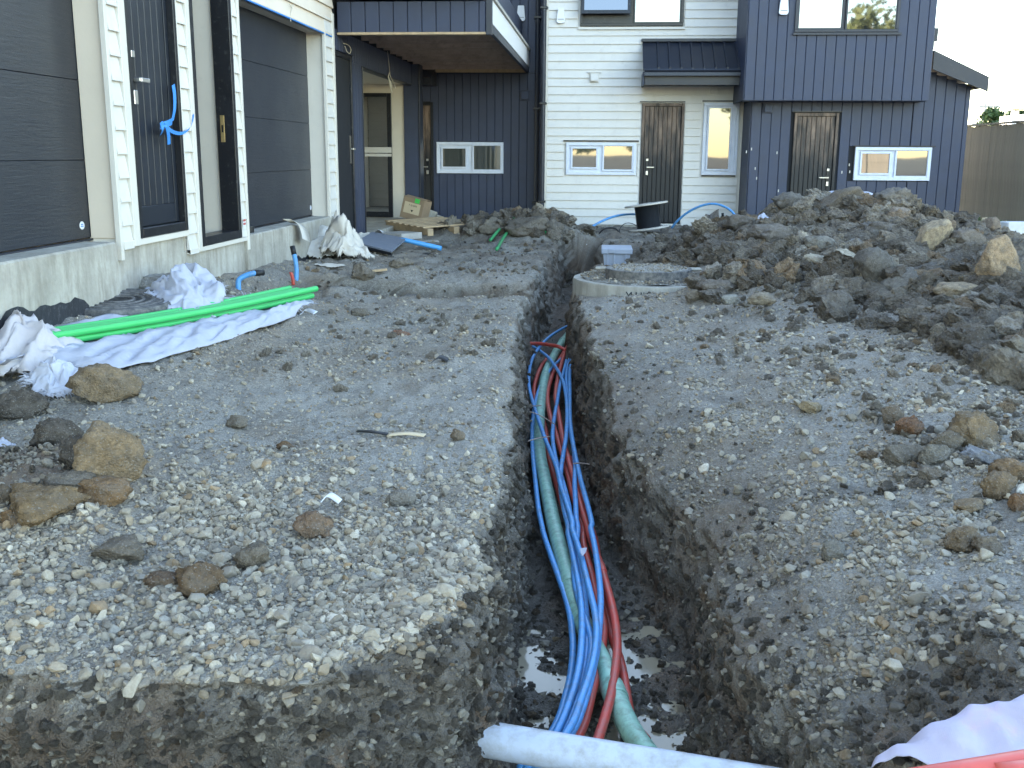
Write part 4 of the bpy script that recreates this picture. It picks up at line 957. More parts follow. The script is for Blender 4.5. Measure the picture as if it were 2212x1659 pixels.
BL = [
 ('blue pipe that arcs out from the far end then swings left', [(700, 138), (678, 148), (600, 180), (500, 240), (430, 310), (385, 380), (362, 460), (357, 560), (375, 650), (400, 730), (430, 820), (465, 920), (510, 1030), (545, 1120), (570, 1230), (605, 1340), (645, 1470)],
  [(932, 30), (960, 110), (990, 210), (1020, 330), (1050, 450), (1075, 560), (1085, 680), (1070, 820), (1035, 960), (990, 1090), (930, 1255), (800, 1450), (700, 1560)], -.425),
 ('leftmost blue pipe running beside the green duct', [(668, 325), (610, 365), (545, 415), (480, 490), (430, 580), (400, 680), (385, 770), (378, 900), (385, 1050), (400, 1200), (420, 1380), (450, 1530)],
  [(745, 40), (770, 120), (830, 290), (880, 430), (915, 560), (930, 680), (935, 800), (920, 950), (890, 1080), (840, 1240), (740, 1400), (600, 1540)], -.50),
 ('blue pipe with its cut end over the red stub', [(370, 303), (420, 330), (490, 385), (545, 460), (585, 540), (605, 640), (612, 760), (605, 900), (590, 1000), (570, 1130), (570, 1250), (590, 1380), (620, 1500)],
  [(905, 50), (920, 120), (945, 240), (965, 340), (985, 470), (992, 600), (990, 720), (978, 860), (950, 1000), (905, 1140), (862, 1250), (780, 1400), (640, 1550)], -.45),
 ('blue pipe weaving through the middle of the bundle', [(690, 240), (660, 280), (620, 360), (590, 470), (565, 560), (545, 680), (525, 790), (515, 900), (525, 1000), (545, 1090), (580, 1200), (610, 1310), (630, 1410)],
  [(925, 60), (945, 150), (985, 300), (1005, 430), (1018, 560), (1025, 700), (1015, 840), (988, 980), (945, 1110), (893, 1250), (790, 1420), (660, 1560)], -.475),
 ('straight blue pipe passing just left of the rightmost one', [(690, 255), (665, 290), (640, 350), (615, 440), (605, 530), (618, 650), (622, 780), (635, 880), (655, 990), (665, 1100), (662, 1220), (668, 1340), (672, 1450)],
  [(965, 30), (948, 160), (942, 300), (958, 420), (990, 530), (1030, 640), (1052, 740), (1045, 850), (1015, 990), (960, 1120), (905, 1250), (800, 1430)], -.462),
 ('rightmost blue pipe bowing out to the right wall', [(690, 285), (665, 320), (645, 380), (630, 470), (630, 600), (630, 700), (632, 800), (646, 920), (668, 1040), (692, 1150), (720, 1260), (750, 1370), (775, 1480)],
  [(1048, 20), (1070, 120), (1090, 250), (1105, 380), (1110, 500), (1102, 640), (1088, 780), (1060, 920), (1020, 1080), (955, 1260), (840, 1440)], -.44)]
for lb, a, b, z in BL: run('water_pipe', lb, 'pipe', TG, AB(a, b), [z, z, z, z-.01, z-.03], .0128, M_blue)
RD = [
 ('red duct emerging at the far end beneath the blue pipes', AB([(700, 210), (675, 235), (620, 300), (575, 370), (530, 460), (500, 540), (482, 620), (485, 700), (505, 790), (530, 860), (560, 960), (590, 1060), (620, 1170), (650, 1290), (690, 1420), (720, 1520)], [(1000, 110), (1030, 230), (1060, 340), (1082, 450), (1110, 540), (1130, 640), (1122, 760), (1098, 900), (1060, 1040), (1000, 1270), (900, 1450)]), -.515),
 ('red duct on the right sweeping over the green duct', AB([(600, 330), (572, 430), (548, 530), (535, 640), (552, 740), (570, 850), (592, 960), (620, 1060), (650, 1170), (680, 1280), (715, 1400), (745, 1500)], [(1040, 60), (1068, 140), (1112, 260), (1147, 380), (1182, 510), (1206, 640), (1215, 780), (1202, 920), (1177, 1070), (1142, 1200), (1112, 1300), (1070, 1420)]), -.485),
 ('red duct against the right side of the trench', AB([(640, 1050), (665, 1160), (700, 1290), (740, 1400), (765, 1500)], [(1075, 100), (1105, 300), (1130, 450), (1160, 600), (1190, 730), (1232, 850), (1260, 980), (1287, 1150), (1310, 1250), (1400, 1360)]), -.535),
 ('red duct on the left dipping under the green duct', [A_(*p) for p in [(530, 350), (520, 360), (470, 400), (430, 460), (405, 530), (392, 600), (400, 680), (440, 760), (465, 850), (480, 950), (490, 1050), (515, 1140), (545, 1230), (568, 1320), (600, 1420)]], [-.50, -.535, -.58, -.56, -.53])]
for lb, p, z in RD: run('cable_duct', lb, 'duct', TG, p, z, .016, M_red, (.30, .62) if 'sweeping' in lb else ())
run('cable_duct', 'short red duct stub pointing left across the trench', 'duct', TG, [A_(*p) for p in [(345, 290), (430, 290), (510, 300), (560, 312), (600, 335)]], [-.36, -.40, -.43, -.45, -.47], .016, M_red)
# white drain pipe across the foreground
p0, p1 = az(1022, 1592, -.38), az(1630, 1694, -.35); d_ = (p1-p0).normalized(); p1 = p1+d_*.35
wp = thing('drain_pipe', 'thick white plastic drain pipe lying across the trench mouth', 'pipe')
nn = 28; S = [p0+(p1-p0)*k/30 for k in range(31)]; mb = MB(); mb.tube(S, .049, nn, False)
for k in range(nn):   # broken rim
    mb.v[k] = mb.v[k]+d_*(.022*math.sin(k*1.7)+.03*rnd.random()*(k % 3 == 0)-.012)
f2 = mb.build('pipe', M_pvc, wp, True)
MB().tube([p0+d_*.03, p1], .0445, 24, False).build('bore', M_capblk, wp, True)
sc_ = scrap = None
# thin roots and twigs bridging the trench
for k, (a, b, c) in enumerate((((345, 735), (430, 765), (530, 825)), ((355, 935), (430, 915), (500, 905)), ((355, 705), (400, 703), (440, 700)), ((655, 1085), (705, 1083), (760, 1090)), ((335, 560), (345, 650), (355, 700)))):
    o = MB().tube(spline([az(*A_(*a), -.30), az(*A_(*b), -.34), az(*A_(*c), -.36)], 6), .0035, 5).build('root', M_soffit)
    tag(o, ['dark root reaching across the bundle to the blue pipes', 'thin root crossing the green duct lower down', 'short root lying over the leftmost pipes', 'root sticking from the right trench wall', 'root hanging down the left trench wall'][k], 'root', 'roots showing in the trench')
o = mesh_obj('plastic_scrap', [az(*B_(*p), -.40) for p in ((980, 150), (1025, 145), (1015, 175), (995, 200), (985, 180))], [(0, 1, 2, 3, 4)], M_sack); tag(o, 'small white plastic scrap caught on the blue pipes', 'scrap'); o.modifiers.new('t', 'SOLIDIFY').thickness = .002
# muddy water on the trench floor
t = NT('muddy water'); n = t.noise(3, 3); M_water = t.out(t.mix(n, (.24, .20, .135), (.32, .27, .19)), .10, t.bump(t.noise(6, 2), .02, .01), .3)
for k, (x0, x1, y0, y1) in enumerate(((-.27, .10, 2.35, 3.75), (.11, .42, 2.45, 3.9))):
    o = mesh_obj('puddle', [(x0, y0, FLOOR-.003), (x1, y0, FLOOR-.003), (x1, y1, FLOOR-.003), (x0, y1, FLOOR-.003)], [(0, 1, 2, 3)], M_water); o['kind'] = 'structure'

# ================================================================== chamber ring, crate, spool
RC = Vector((.45, 9.5, 0))
rg = thing('chamber_ring', 'round concrete chamber ring half buried in gravel beside the trench', 'concrete ring', None, RC)
MB().lathe([(.70, -.62), (.70, .085), (.692, .10), (.60, .10), (.59, .085), (.59, -.3)], (0, 0, 0), 72).build('ring_wall', M_conc, rg, 'auto')
nn = 40; V = []; F = []
for i in range(13):
    for k in range(nn):
        a = 2*math.pi*k/nn; r_ = .62*i/12; V.append((r_*math.cos(a), r_*math.sin(a), .105+.05*(1-i/12)+.02*math.sin(a*3+1)*(i < 11)+rnd.uniform(-.01, .01)))
for i in range(12):
    for k in range(nn): F.append((i*nn+k, i*nn+(k+1) % nn, (i+1)*nn+(k+1) % nn, (i+1)*nn+k))
t = NT('gravelly fill'); v_ = t.voro(70, out='Color'); s_ = t.new('ShaderNodeSeparateColor'); t.L(v_, s_.inputs[0])
M_fill = t.out(t.ramp(s_.outputs[0], [(0, (.18, .165, .14)), (.6, (.29, .27, .235)), (1, (.42, .40, .35))]), .95, t.bump(t.voro(70), .8, .02), .2)
mesh_obj('gravel_fill', V, F, M_fill, rg)
cc = Vector((-.02, -.12, 0)); col_ = MB().lathe([(.385, .10), (.385, .200), (.380, .205), (.36, .205), (.36, .19)], cc, 56).build('collar', plain('dusty black collar', (.08, .078, .078), .8, .25, 8, .004, 30, dirt=.45, dirtcol=(.26, .24, .21)), rg, 'auto')
for a in (8, 176): MB().box((-.06, -.05, .18), (.06, .05, .204), .01).xf(Matrix.Translation(cc) @ Matrix.Rotation(R(a), 4, 'Z') @ Matrix.Translation((.42, 0, 0))).build('lug', M_conc, col_)
MB().lathe([(.362, .203), (.25, .212), (.02, .216)], cc, 40).build('collar_fill', M_fill, col_)
def letters(s, par, place, size, mat, name='letter'):
    for k, ch in enumerate(s):
        if ch == ' ': continue
        cu = bpy.data.curves.new(name, 'FONT'); cu.body = ch; cu.size = size; cu.align_x = 'CENTER'; cu.extrude = .0008; cu.materials.append(mat)
        tmp = bpy.data.objects.new(name, cu); me_ = bpy.data.meshes.new_from_object(tmp); bpy.data.objects.remove(tmp)
        o = link(bpy.data.objects.new(name, me_), par); o.matrix_local = place(k, len(s))
def on_ring(k, n):
    a = R(-90-17+ k*3.55); p = Vector((.7015*math.cos(a), .7015*math.sin(a), -.012))
    return Matrix.Translation(p) @ Matrix.Rotation(a+math.pi/2, 4, 'Z') @ Matrix.Rotation(math.pi/2, 4, 'X') @ Matrix.Diagonal((.85, 1, 1, 1))
letters('XUUIOC RIIN', rg, on_ring, .10, M_grout, 'stencil_letter')
# loose gravel lying on the ring
n = 1500; a = rng.uniform(0, 6.283, n); r_ = .63*np.sqrt(rng.random(n)); inner = np.hypot(r_*np.cos(a)-cc.x, r_*np.sin(a)-cc.y)
keep = (np.abs(inner-.375) > .035); a, r_, inner = a[keep], r_[keep], inner[keep]; n = len(a)
pos = np.stack([RC.x+r_*np.cos(a), RC.y+r_*np.sin(a), np.where(inner < .37, .213, .125+.05*(1-r_/.62))], 1); s = .006+.018*rng.random(n)**2.2
scatter('gravel', 'loose gravel lying on top of the concrete chamber ring', 'gravel', STONES, pos, np.stack([s, s, s*.8], 1), PAL[rng.choice(9, n, p=PW/PW.sum())]*.8, rots(n))

crp = ay(1332, 540, 12.75)
cr = thing('grey_crate', 'grey plastic storage crate sunk in the far end of the trench', 'crate', None, (crp.x, 12.75, ay(1332, 533, 12.75).z))
M_crate = plain('grey crate plastic', (.36, .39, .45), .45, .06, 5, dirt=.1)
w_, d_, h_ = .185, .26, .34
MB().prism([(-w_+.02, -d_, -.03), (w_-.02, -d_, -.03), (w_-.05, -d_+.03, -h_), (-w_+.05, -d_+.03, -h_)], (0, 2*d_-.06, 0)).build('body', M_crate, cr)
MB().box((-w_, -d_-.02, -.065), (w_, d_, .0), .008).build('rim', M_crate, cr)
for (x0, x1) in ((-.12, -.10), (-.04, -.02), (.10, .12)): MB().box((x0, -d_-.012, -.30), (x1, -d_+.025, -.066), .002).build('rib', M_crate, cr)
MB().box((-.10, -d_-.035, -.05), (-.03, -d_-.021, -.004), .003).build('latch', M_crate, cr)

sp0 = ay(1402, 503, 15.9); sp = thing('cable_drum', 'tilted wooden cable drum wound with black cable before the white house', 'cable drum', None, (sp0.x, 15.9, sp0.z+.05))
sp.rotation_euler = (R(-2), R(-8.5), 0)
M_ply = plain('drum plywood', (.50, .46, .40), .75, .15, 8, .003, 40, dirt=.2)
MB().lathe([(.29, 0), (.30, .006), (.30, .022), (.29, .028)], (0, 0, 0), 40).build('lower_flange', M_ply, sp, 'auto')
MB().lathe([(.31, .36), (.325, .366), (.325, .384), (.31, .39)], (0, 0, 0), 40).build('upper_flange', M_ply, sp, 'auto')
MB().lathe([(.08, .3905), (.085, .392), (.085, .396), (.08, .398)], (0, 0, 0), 20).build('hub_plate', M_timberg, sp, 'auto')
prof = [(.10, .0285)]+[(.178+.006*abs(math.sin(k*1.5708)), .03+.33*k/52) for k in range(53)]+[(.10, .3595)]
MB().lathe(prof, (0, 0, 0), 36).build('cable_winding', plain('black cable', (.016, .018, .022), .45, .2, 20), sp)
# blue pipe loops
C_ = lambda x, y: (1231+x*.1758, 421+y*.1758)
def flat_run(name, label, cat, pts, Y0, Y1, r_, mat, group=None):
    P_ = [ay(*p, Y0+(Y1-Y0)*i/(len(pts)-1)) for i, p in enumerate(pts)]
    o = MB().tube(spline(P_, 8), r_, 8).build(name, mat, None, True); return tag(o, label, cat, group)
flat_run('water_pipe', 'blue pipe arching from the ground towards the cable drum', 'pipe', [C_(*p) for p in ((90, 575), (115, 535), (230, 420), (400, 320), (560, 262), (700, 240), (850, 245), (960, 300))], 15.3, 16.5, .018, M_blue)
flat_run('water_pipe', 'high blue pipe arch rising right of the cable drum', 'pipe', [C_(*p) for p in ((1225, 440), (1255, 400), (1330, 310), (1450, 215), (1600, 140), (1760, 110), (1900, 145), (2000, 215), (2060, 320), (2075, 380))], 16.4, 15.6, .018, M_blue)
o = thing('pipe_stub', 'short upright blue pipe stub with black taped top by white wall', 'pipe'); a = ay(1563, 500, 16.7); b = ay(1561.5, 468, 16.7); c = ay(1561, 460, 16.7)
MB().tube([a, b], .018, 8).build('pipe', M_blue, o, True); MB().tube([b, c], .021, 8).build('tape_cap', M_capblk, o, True)
flat_run('black_cable', 'thin black cable looping left of the cable drum', 'cable', [C_(*p) for p in ((830, 385), (760, 350), (690, 348), (630, 390), (610, 450), (640, 520), (700, 540), (710, 520), (650, 525), (590, 560))], 15.8, 15.3, .006, M_capblk)
flat_run('black_cable', 'short black hose curving over the far trench edge', 'cable', [C_(*p) for p in ((360, 475), (410, 425), (480, 405), (550, 410), (600, 450))], 15.6, 15.6, .012, M_capblk)
flat_run('thin_string', 'thin white cord hanging at the foot of the white wall', 'cord', [C_(*p) for p in ((55, 400), (60, 440), (110, 490), (180, 540), (210, 580), (205, 610))], 16.8, 15.0, .006, M_plastw)
# green bent ducts on the small heap
GG = 'green ducts bent over the small heap'
def gpath(pts, dz): return [hit(*p)+Vector((0, 0, q)) for p, q in zip(pts, dz)]
for lb, pts, dz in (('green duct end poking towards the trench, upper one', [(1059, 527), (1083, 503), (1108, 487), (1130, 480)], [.05, .06, .05, .05]),
                    ('green duct end poking towards the trench, lower one', [(1073, 546), (1092, 518), (1112, 495), (1136, 482)], [.04, .07, .05, .04]),
                    ('dark green duct running down the right of small heap', [(1108, 486), (1130, 488), (1156, 497), (1188, 514)], [.08, .07, .06, .03])):
    o = MB().tube(spline(gpath(pts, dz), 8), .021, 10).build('green_duct', M_green2, None, True); tag(o, lb, 'duct', GG)

# ================================================================== left: green bundle on white sheet, manhole cover
def lerp_line(pts, n):
    P_ = [Vector(p) for p in pts]; L_ = [0]
    for i in range(len(P_)-1): L_.append(L_[-1]+(P_[i+1]-P_[i]).length)
    out = []
    for k in range(n):
        s = L_[-1]*k/(n-1); i = max(0, min(len(P_)-2, int(np.searchsorted(L_, s, 'right'))-1)); out.append(P_[i].lerp(P_[i+1], (s-L_[i])/max(1e-9, L_[i+1]-L_[i])))
    return out
def loft(curves, nu, nv, name, mat, parent, amp, seed, sc=(6, 6, 6), thick=.002, edge=0., fray=None):
    C = [lerp_line(c, nu) for c in curves]; V = []
    for i in range(nu):
        col = spline([c[i] for c in C], 12); col = lerp_line(col, nv); V += col
    P_ = np.array([v[:] for v in V]); q = P_*np.array(sc)
    w = amp*(1-2*np.abs(perlin(q, seed)))+amp*.6*(1-2*np.abs(perlin(q*2.3, seed+1)))+amp*.35*perlin(q*5.1, seed+2)
    vv = np.tile(np.linspace(0, 1, nv), nu); w = w*np.clip(np.minimum(vv, 1-vv)*9+.25, 0, 1)
    P_[:, 2] += np.maximum(w, -.5*amp)+.3*amp
    P_[:, 0] += .5*amp*perlin(q+9, seed+3); P_[:, 1] += .5*amp*perlin(q+19, seed+4)
    F = [(i*nv+j, (i+1)*nv+j, (i+1)*nv+j+1, i*nv+j+1) for i in range(nu-1) for j in range(nv-1)]
    o = mesh_obj(name, [tuple(p) for p in P_], F, mat, parent, True)
    m = o.modifiers.new('t', 'SOLIDIFY'); m.thickness = thick
    return o, P_
def strands(pts, dirs, L_, name, mat, parent, n=60, wid=.003, droop=.3, seed=5):
    r_ = random.Random(seed); mb = MB()
    for k in range(n):
        i = r_.randrange(len(pts)); p = Vector(pts[i])+Vector((r_.uniform(-.01, .01), r_.uniform(-.01, .01), 0)); d = Vector(dirs[i]).normalized()
        d = (d+Vector((r_.gauss(0, .45), r_.gauss(0, .45), r_.gauss(0, .3)))).normalized(); l = L_*r_.uniform(.4, 1.2); s_ = d.orthogonal().normalized()*wid
        q = p+d*l*.5+Vector((0, 0, -droop*l*.1)); e = p+d*l+Vector((0, 0, -droop*l*.5))
        mb.add([p-s_, p+s_, q+s_*.7, q-s_*.7, e], [(0, 1, 2, 3), (3, 2, 4)])
    o = mb.build(name, mat, parent); o['kind'] = 'stuff'; return o
sh = thing('woven_sheet', 'long white woven sheet wrapped round the green ducts', 'sheet')
front = [hit(*p)+Vector((0, 0, .012)) for p in ((-60, 826), (0, 822), (60, 814), (150, 814), (230, 812), (330, 792), (470, 750), (580, 712), (640, 692))]
pA, pB = hit(650, 668)+Vector((0, 0, .135)), hit(95, 775)+Vector((0, 0, .12))
pd_ = (pB-pA).normalized(); pC = pB+pd_*1.0
bp = [pC, pB, pB.lerp(pA, .3), pB.lerp(pA, .6), pB.lerp(pA, .88), pA+(pB-pA)*.02]
side = Vector((-pd_.y, pd_.x, 0)).normalized()
if side.x < 0: side = -side
ft = [p+side*.15+Vector((0, 0, -.085)) for p in bp]; un = [p+Vector((0, 0, -.13)) for p in bp]; bt = [p-side*.15+Vector((0, 0, -.075)) for p in bp]
bk = [Vector((q.x, q.y, gz(q.x, q.y)+.02)) for q in [p-side*.26 for p in bp]]
fm = [a.lerp(b, .45)+Vector((0, 0, .03)) for a, b in zip(lerp_line(ft, 9), front)]
so_, PP = loft([bk, bt, un, ft, fm, front], 110, 46, 'sheet_fabric', M_sack, sh, .026, 3, (11, 2.2, 6))
strands([p for p in PP.reshape(110, 46, 3)[-1]], [(-pd_.x, -pd_.y, .1)]*46, .05, 'frayed_edge', M_sack, sh, 70, .0025)
strands([p for p in PP.reshape(110, 46, 3)[60:, 0]], [(-side.x, -side.y, .6)]*50, .05, 'frayed_edge', M_sack, sh, 60, .0025, seed=8)
rr = random.Random(2)
for k in range(8):
    off = side*((k % 4-1.5)*.048+(.02 if k > 3 else 0)); zz = .038*(k//4); e = rr.uniform(-.14, .06)
    a = pA-pd_*(.0+e)+off*1.5+Vector((0, 0, zz-.035+rr.uniform(0, .02))); b = pB+pd_*.12+off+Vector((0, 0, zz-.03))
    o = thing('green_duct', ['bright green duct at the front of the bundle on the sheet', 'bright green duct second in the lower layer of the bundle', 'bright green duct third in the lower layer of the bundle', 'bright green duct at the back of the lower layer', 'bright green duct at the front of the upper layer', 'bright green duct second in the upper layer of the bundle', 'bright green duct third in the upper layer of the bundle', 'bright green duct at the very top back of bundle'][k], 'duct', 'bundle of green ducts on the white sheet')
    S_ = [a.lerp(b, i/10)+Vector((0, 0, -.02*math.sin(math.pi*i/10))) for i in range(11)]
    MB().tube(S_, .0205, 12, False).build('pipe', M_green, o, True); MB().tube([S_[0]+(S_[1]-S_[0])*.01, S_[1]], .0175, 12, False).build('bore', M_capblk, o, True)
    d3_ = (S_[0]-S_[1]).normalized()
    v = []; n = 12; u_ = d3_.orthogonal().normalized(); w2_ = d3_.cross(u_)
    for rad in (.0205, .0175):
        for i in range(n): v.append(S_[0]+u_*rad*math.cos(6.2832*i/n)+w2_*rad*math.sin(6.2832*i/n))
    mesh_obj('rim', v, [(i, (i+1) % n, n+(i+1) % n, n+i) for i in range(n)], M_green, o)
def crumple(name, label, cat, c, rx, ry, h, mat, seed, rot=0., sharp=2.2, amp=.5, peak=(0, 0), nr_=26, na=64, thick=.0015, frays=0, fl=.05, base=True):
    """a crumpled sheet lying in a heap: ragged outline, creases in all directions"""
    th = thing(name, label, cat, None, c); n = 70; g = np.linspace(-1.25, 1.25, n); U, V_ = [q.ravel() for q in np.meshgrid(g, g, indexing='ij')]
    o0 = np.array([seed*3.7, seed*1.9, 0]); P_ = np.stack([U, V_, 0*U], 1)
    wx = .35*perlin(P_*1.1+o0, seed); wy = .35*perlin(P_*1.1+o0+7, seed); Q = P_+np.stack([wx, wy, 0*wx], 1)
    rad = np.hypot(U, V_)*(1+.30*perlin(P_*1.3+o0, seed+6)+.14*perlin(P_*4+o0, seed+7))
    dpk = np.hypot(U-peak[0], V_-peak[1])
    env = np.clip(1-dpk/1.25, 0, 1)**(1.15)*.75+.25*np.clip(1-rad, 0, 1)**.5
    cr = 1-2*np.abs(perlin(Q*1.7+o0, seed+1)); cr2 = 1-2.2*np.abs(perlin(Q*3.9+o0, seed+2)); cr3 = perlin(Q*8+o0, seed+3)
    z = h*(env*(.72+amp*.5*cr)+.26*amp*cr2*np.clip(1.1-rad, .2, 1)+.06*cr3+.07*amp*(1-2*np.abs(perlin(Q*9+o0, seed+11))))+.3*h*amp*np.maximum(cr, 0)*np.clip(1-rad, 0, 1)
    z = np.maximum(z, .006+.01*perlin(Q*5, seed+4))
    x = rx*(U+.22*perlin(Q*2+o0+3, seed+8)); y = ry*(V_+.22*perlin(Q*2+o0+5, seed+9)); ca, sa_ = math.cos(rot), math.sin(rot); X_, Y_ = x*ca-y*sa_, x*sa_+y*ca
    z = z+np.maximum(H0(c[0]+X_, c[1]+Y_)[0]-c[2], -.25)+.012
    ok = (rad < 1).reshape(n, n); F = [(i*n+j, (i+1)*n+j, (i+1)*n+j+1, i*n+j+1) for i in range(n-1) for j in range(n-1) if ok[i:i+2, j:j+2].all()]
    use = sorted({k for q in F for k in q}); re_ = {k: i for i, k in enumerate(use)}; V = [(X_[k], Y_[k], z[k]) for k in use]; F = [tuple(re_[k] for k in q) for q in F]
    o = mesh_obj('fabric', V, F, mat, th, True); o.modifiers.new('t', 'SOLIDIFY').thickness = thick
    if frays:
        ed_ = [v for v, k in zip(V, use) if rad[k] > .86]; strands(ed_, [(p[0], p[1], .02) for p in ed_], fl, 'frayed_edge', mat, th, frays, .0025, .6, seed)
    return th
crumple('torn_sheet', 'peaked white torn sheet heaped behind the green ducts', 'sheet', hit(394, 656), .27, .42, .27, M_sack, 4, .5, 2.0, .6, (.45, .5), frays=70, fl=.05)
crumple('sheet_knot', 'bunched dirty white sheet gathered at the left end of bundle', 'sheet', Vector((pB.x+pd_.x*.10, pB.y+pd_.y*.10, gz(pB.x, pB.y))), .26, .30, .25, cloth('dirty white weave', (.46, .43, .44), .3), 9, .2, 2.4, .5, (0, 0), frays=90, fl=.06)
fp = hit(112, 852); crumple('frayed_tail', 'frayed white tail of sheet hanging over the ochre lump', 'sheet', fp+Vector((-.03, .08, 0)), .13, .19, .13, cloth('frayed white weave', (.50, .50, .54), .15), 12, .3, 2.2, .5, (-.1, .55), frays=240, fl=.05)
crumple('torn_sheet', 'small frayed white tuft at the left picture edge', 'sheet', hit(4, 975), .05, .06, .04, M_sack, 21, 0, 2, .5, frays=30, fl=.03)
crumple('torn_sheet', 'thin white frayed corner standing behind the bundle end', 'sheet', hit(20, 730)+Vector((-.05, .1, 0)), .10, .14, .2, M_sack, 24, 0, 2, .6, (-.3, .3), frays=60, fl=.05)
# manhole cover
mh = hit(258, 668); mh.z += .065; mo = thing('manhole_cover', 'black cast manhole cover on its frame left of the sheet', 'manhole cover', None, (mh.x, mh.y, mh.z)); mo.rotation_euler = (R(3.5), R(2), 0); M_iron = plain('cast iron', (.055, .055, .058), .6, .3, 10, .003, 60, dirt=.45, dirtcol=(.2, .19, .18))
MB().lathe([(.40, -.16), (.40, -.085), (.385, -.08), (.36, -.08)], (0, 0, 0), 48).build('frame', M_iron, mo, 'auto')
MB().lathe([(.345, -.0805), (.355, -.02), (.345, .0), (.325, .004), (.318, -.004), (.02, -.004)], (0, 0, 0), 48).build('cover', M_iron, mo, 'auto')
for r_ in (.08, .14, .20, .26): MB().lathe([(r_, -.0035), (r_+.004, .004), (r_+.018, .004), (r_+.022, -.0035), (r_+.01, -.006)], (0, 0, 0), 40).build('raised_ring', M_iron, mo)
for a in (30, 210): MB().box((-.03, -.012, -.0035), (.03, .012, .003), .002).xf(Matrix.Rotation(R(a), 4, 'Z') @ Matrix.Translation((.29, 0, 0))).build('key_slot', M_capblk, mo)
bp_ = hit(168, 652); o = MB().box((-.14, -.03, 0), (.14, .03, .02), .003).xf(Matrix.Translation(bp_) @ Matrix.Rotation(.4, 4, 'Z')).build('offcut', M_timber); tag(o, 'small timber offcut beside the manhole frame', 'offcut')

# ================================================================== litter by the left building
D_ = lambda x, y: (594+x*.1953, 421+y*.1953)
crumple('plastic_sheet', 'big dirty white plastic sheet heaped against the concrete step', 'sheet', hit(690, 551), .38, .55, .34, M_film, 31, .3, 1.6, .5, (-.3, .35))
sp_ = [ax(620, 478, FX+.0), ax(640, 480, FX+.06), ax(655, 494, FX+.10), ax(662, 520, FX+.14)]
v, f = ribbon(sp_, .22, lambda t: (.1, .95, -.25), 10); o = mesh_obj('plastic_strip', v, f, M_film, None, True); o.modifiers.new('t', 'SOLIDIFY').thickness = .002; tag(o, 'plastic strip draped over the concrete step below the garage', 'sheet')
crumple('paper_wrap', 'torn cream paper wrap standing up in ragged folds', 'paper', hit(742, 558), .26, .30, .36, M_wrap, 35, .1, 1.5, .8, (-.15, .2), frays=24, fl=.10)
crumple('paper_wrap', 'ragged white strip of wrap trailing right towards the boards', 'paper', hit(790, 525), .30, .08, .09, M_wrap, 37, .35, 1.5, .8)
crumple('paper_scrap', 'flat torn white scrap lying before the plastic heap', 'paper', hit(712, 578), .17, .05, .02, M_wrap, 38, -.2)
gs = [hit(*D_(*p))+Vector((0, 0, q)) for p, q in (((890, 640), .10), ((1290, 705), .06), ((1455, 575), .09), ((1080, 540), .13))]
o = thing('grey_board', 'scuffed grey sheet panel lying flat on the rubbish', 'panel'); M_pan = plain('scuffed grey panel', (.17, .19, .23), .55, .15, 6, .002, 40, dirt=.25, dirtcol=(.3, .3, .3))
MB().prism(gs, (0, 0, .018)).build('panel_face', M_pan, o); MB().prism([gs[0]+Vector((0, -.01, -.03)), gs[1]+Vector((0, -.01, -.03)), gs[1]+Vector((0, -.01, -.001)), gs[0]+Vector((0, -.01, -.001))], (0, .02, 0)).build('lower_edge', M_black, o)
o = MB().tube([hit(*D_(900, 560))+Vector((0, 0, .03)), hit(*D_(1440, 590))+Vector((0, 0, .10)), hit(*D_(1838, 628))+Vector((0, 0, .04))], .03, 12).build('water_pipe', plain('light blue pipe', (.06, .30, .62), .4, .05), None, True); tag(o, 'straight light blue pipe sticking out from under the grey panel', 'pipe')
# pallet and boards
pp = [hit(*D_(*p)) for p in ((1215, 400), (1640, 460))]; pdv = (pp[1]-pp[0]); pdv.z = 0; an = math.atan2(pdv.y, pdv.x)
pal = thing('timber_pallet', 'pale timber pallet lying below the cardboard box', 'pallet', None, pp[0]+Vector((0, 0, .04))); pal.rotation_euler = (R(2), R(1), an); Lp = pdv.length*1.08
for k in range(3): MB().box((0, .02+.42*k, 0), (Lp, .11+.42*k, .10), .004).build('bearer', M_timber, pal)
for k in range(7): MB().box((.01+k*(Lp-.10)/6.6, 0, .101), (.11+k*(Lp-.10)/6.6, .95, .122), .003).build('slat', M_timber, pal)
for (a, b, w_, h_, l_, lb, m, rz) in (((1160, 505), (1400, 515), .42, .085, 0, 'thick short timber board before the pallet', M_timberg, 0), ((1420, 505), (1565, 500), .30, .05, 0, 'thin timber board lying right of the thick one', M_timber, 0)):
    p0, p1 = hit(*D_(*a)), hit(*D_(*b)); v = p1-p0; v.z = 0
    o = MB().box((0, 0, .02), (v.length, w_, .02+h_), .004).build('board', m); o.location = p0; o.rotation_euler = (0, 0, math.atan2(v.y, v.x)); tag(o, lb, 'board')
q = [hit(*D_(1005, 478)), hit(*D_(1225, 445)), hit(*D_(1150, 440)), ]
w0 = hit(*D_(1010, 478)); o = MB().prism([w0, hit(*D_(1230, 470)), hit(*D_(1225, 440))+Vector((0, 0, .02)), ax(*D_(1145, 388), -2.9)], (0, .01, .01)).build('leaning_sheet', M_plastw); tag(o, 'small white panel leaning at the foot of the step', 'panel')
bp_ = hit(*D_(1520, 395)); cb = thing('cardboard_box', 'tilted brown cardboard box with printed label on the pallet', 'box', None, bp_+Vector((-.02, .22, .155))); cb.rotation_euler = (R(-4), R(13), R(-14))
M_card = plain('cardboard', (.27, .19, .12), .8, .12, 6, .001, 40, dirt=.12, dirtcol=(.16, .11, .07)); M_lab = plain('paper label', (.55, .44, .29), .7, .05); M_gt = plain('green tape', (.06, .55, .10), .4)
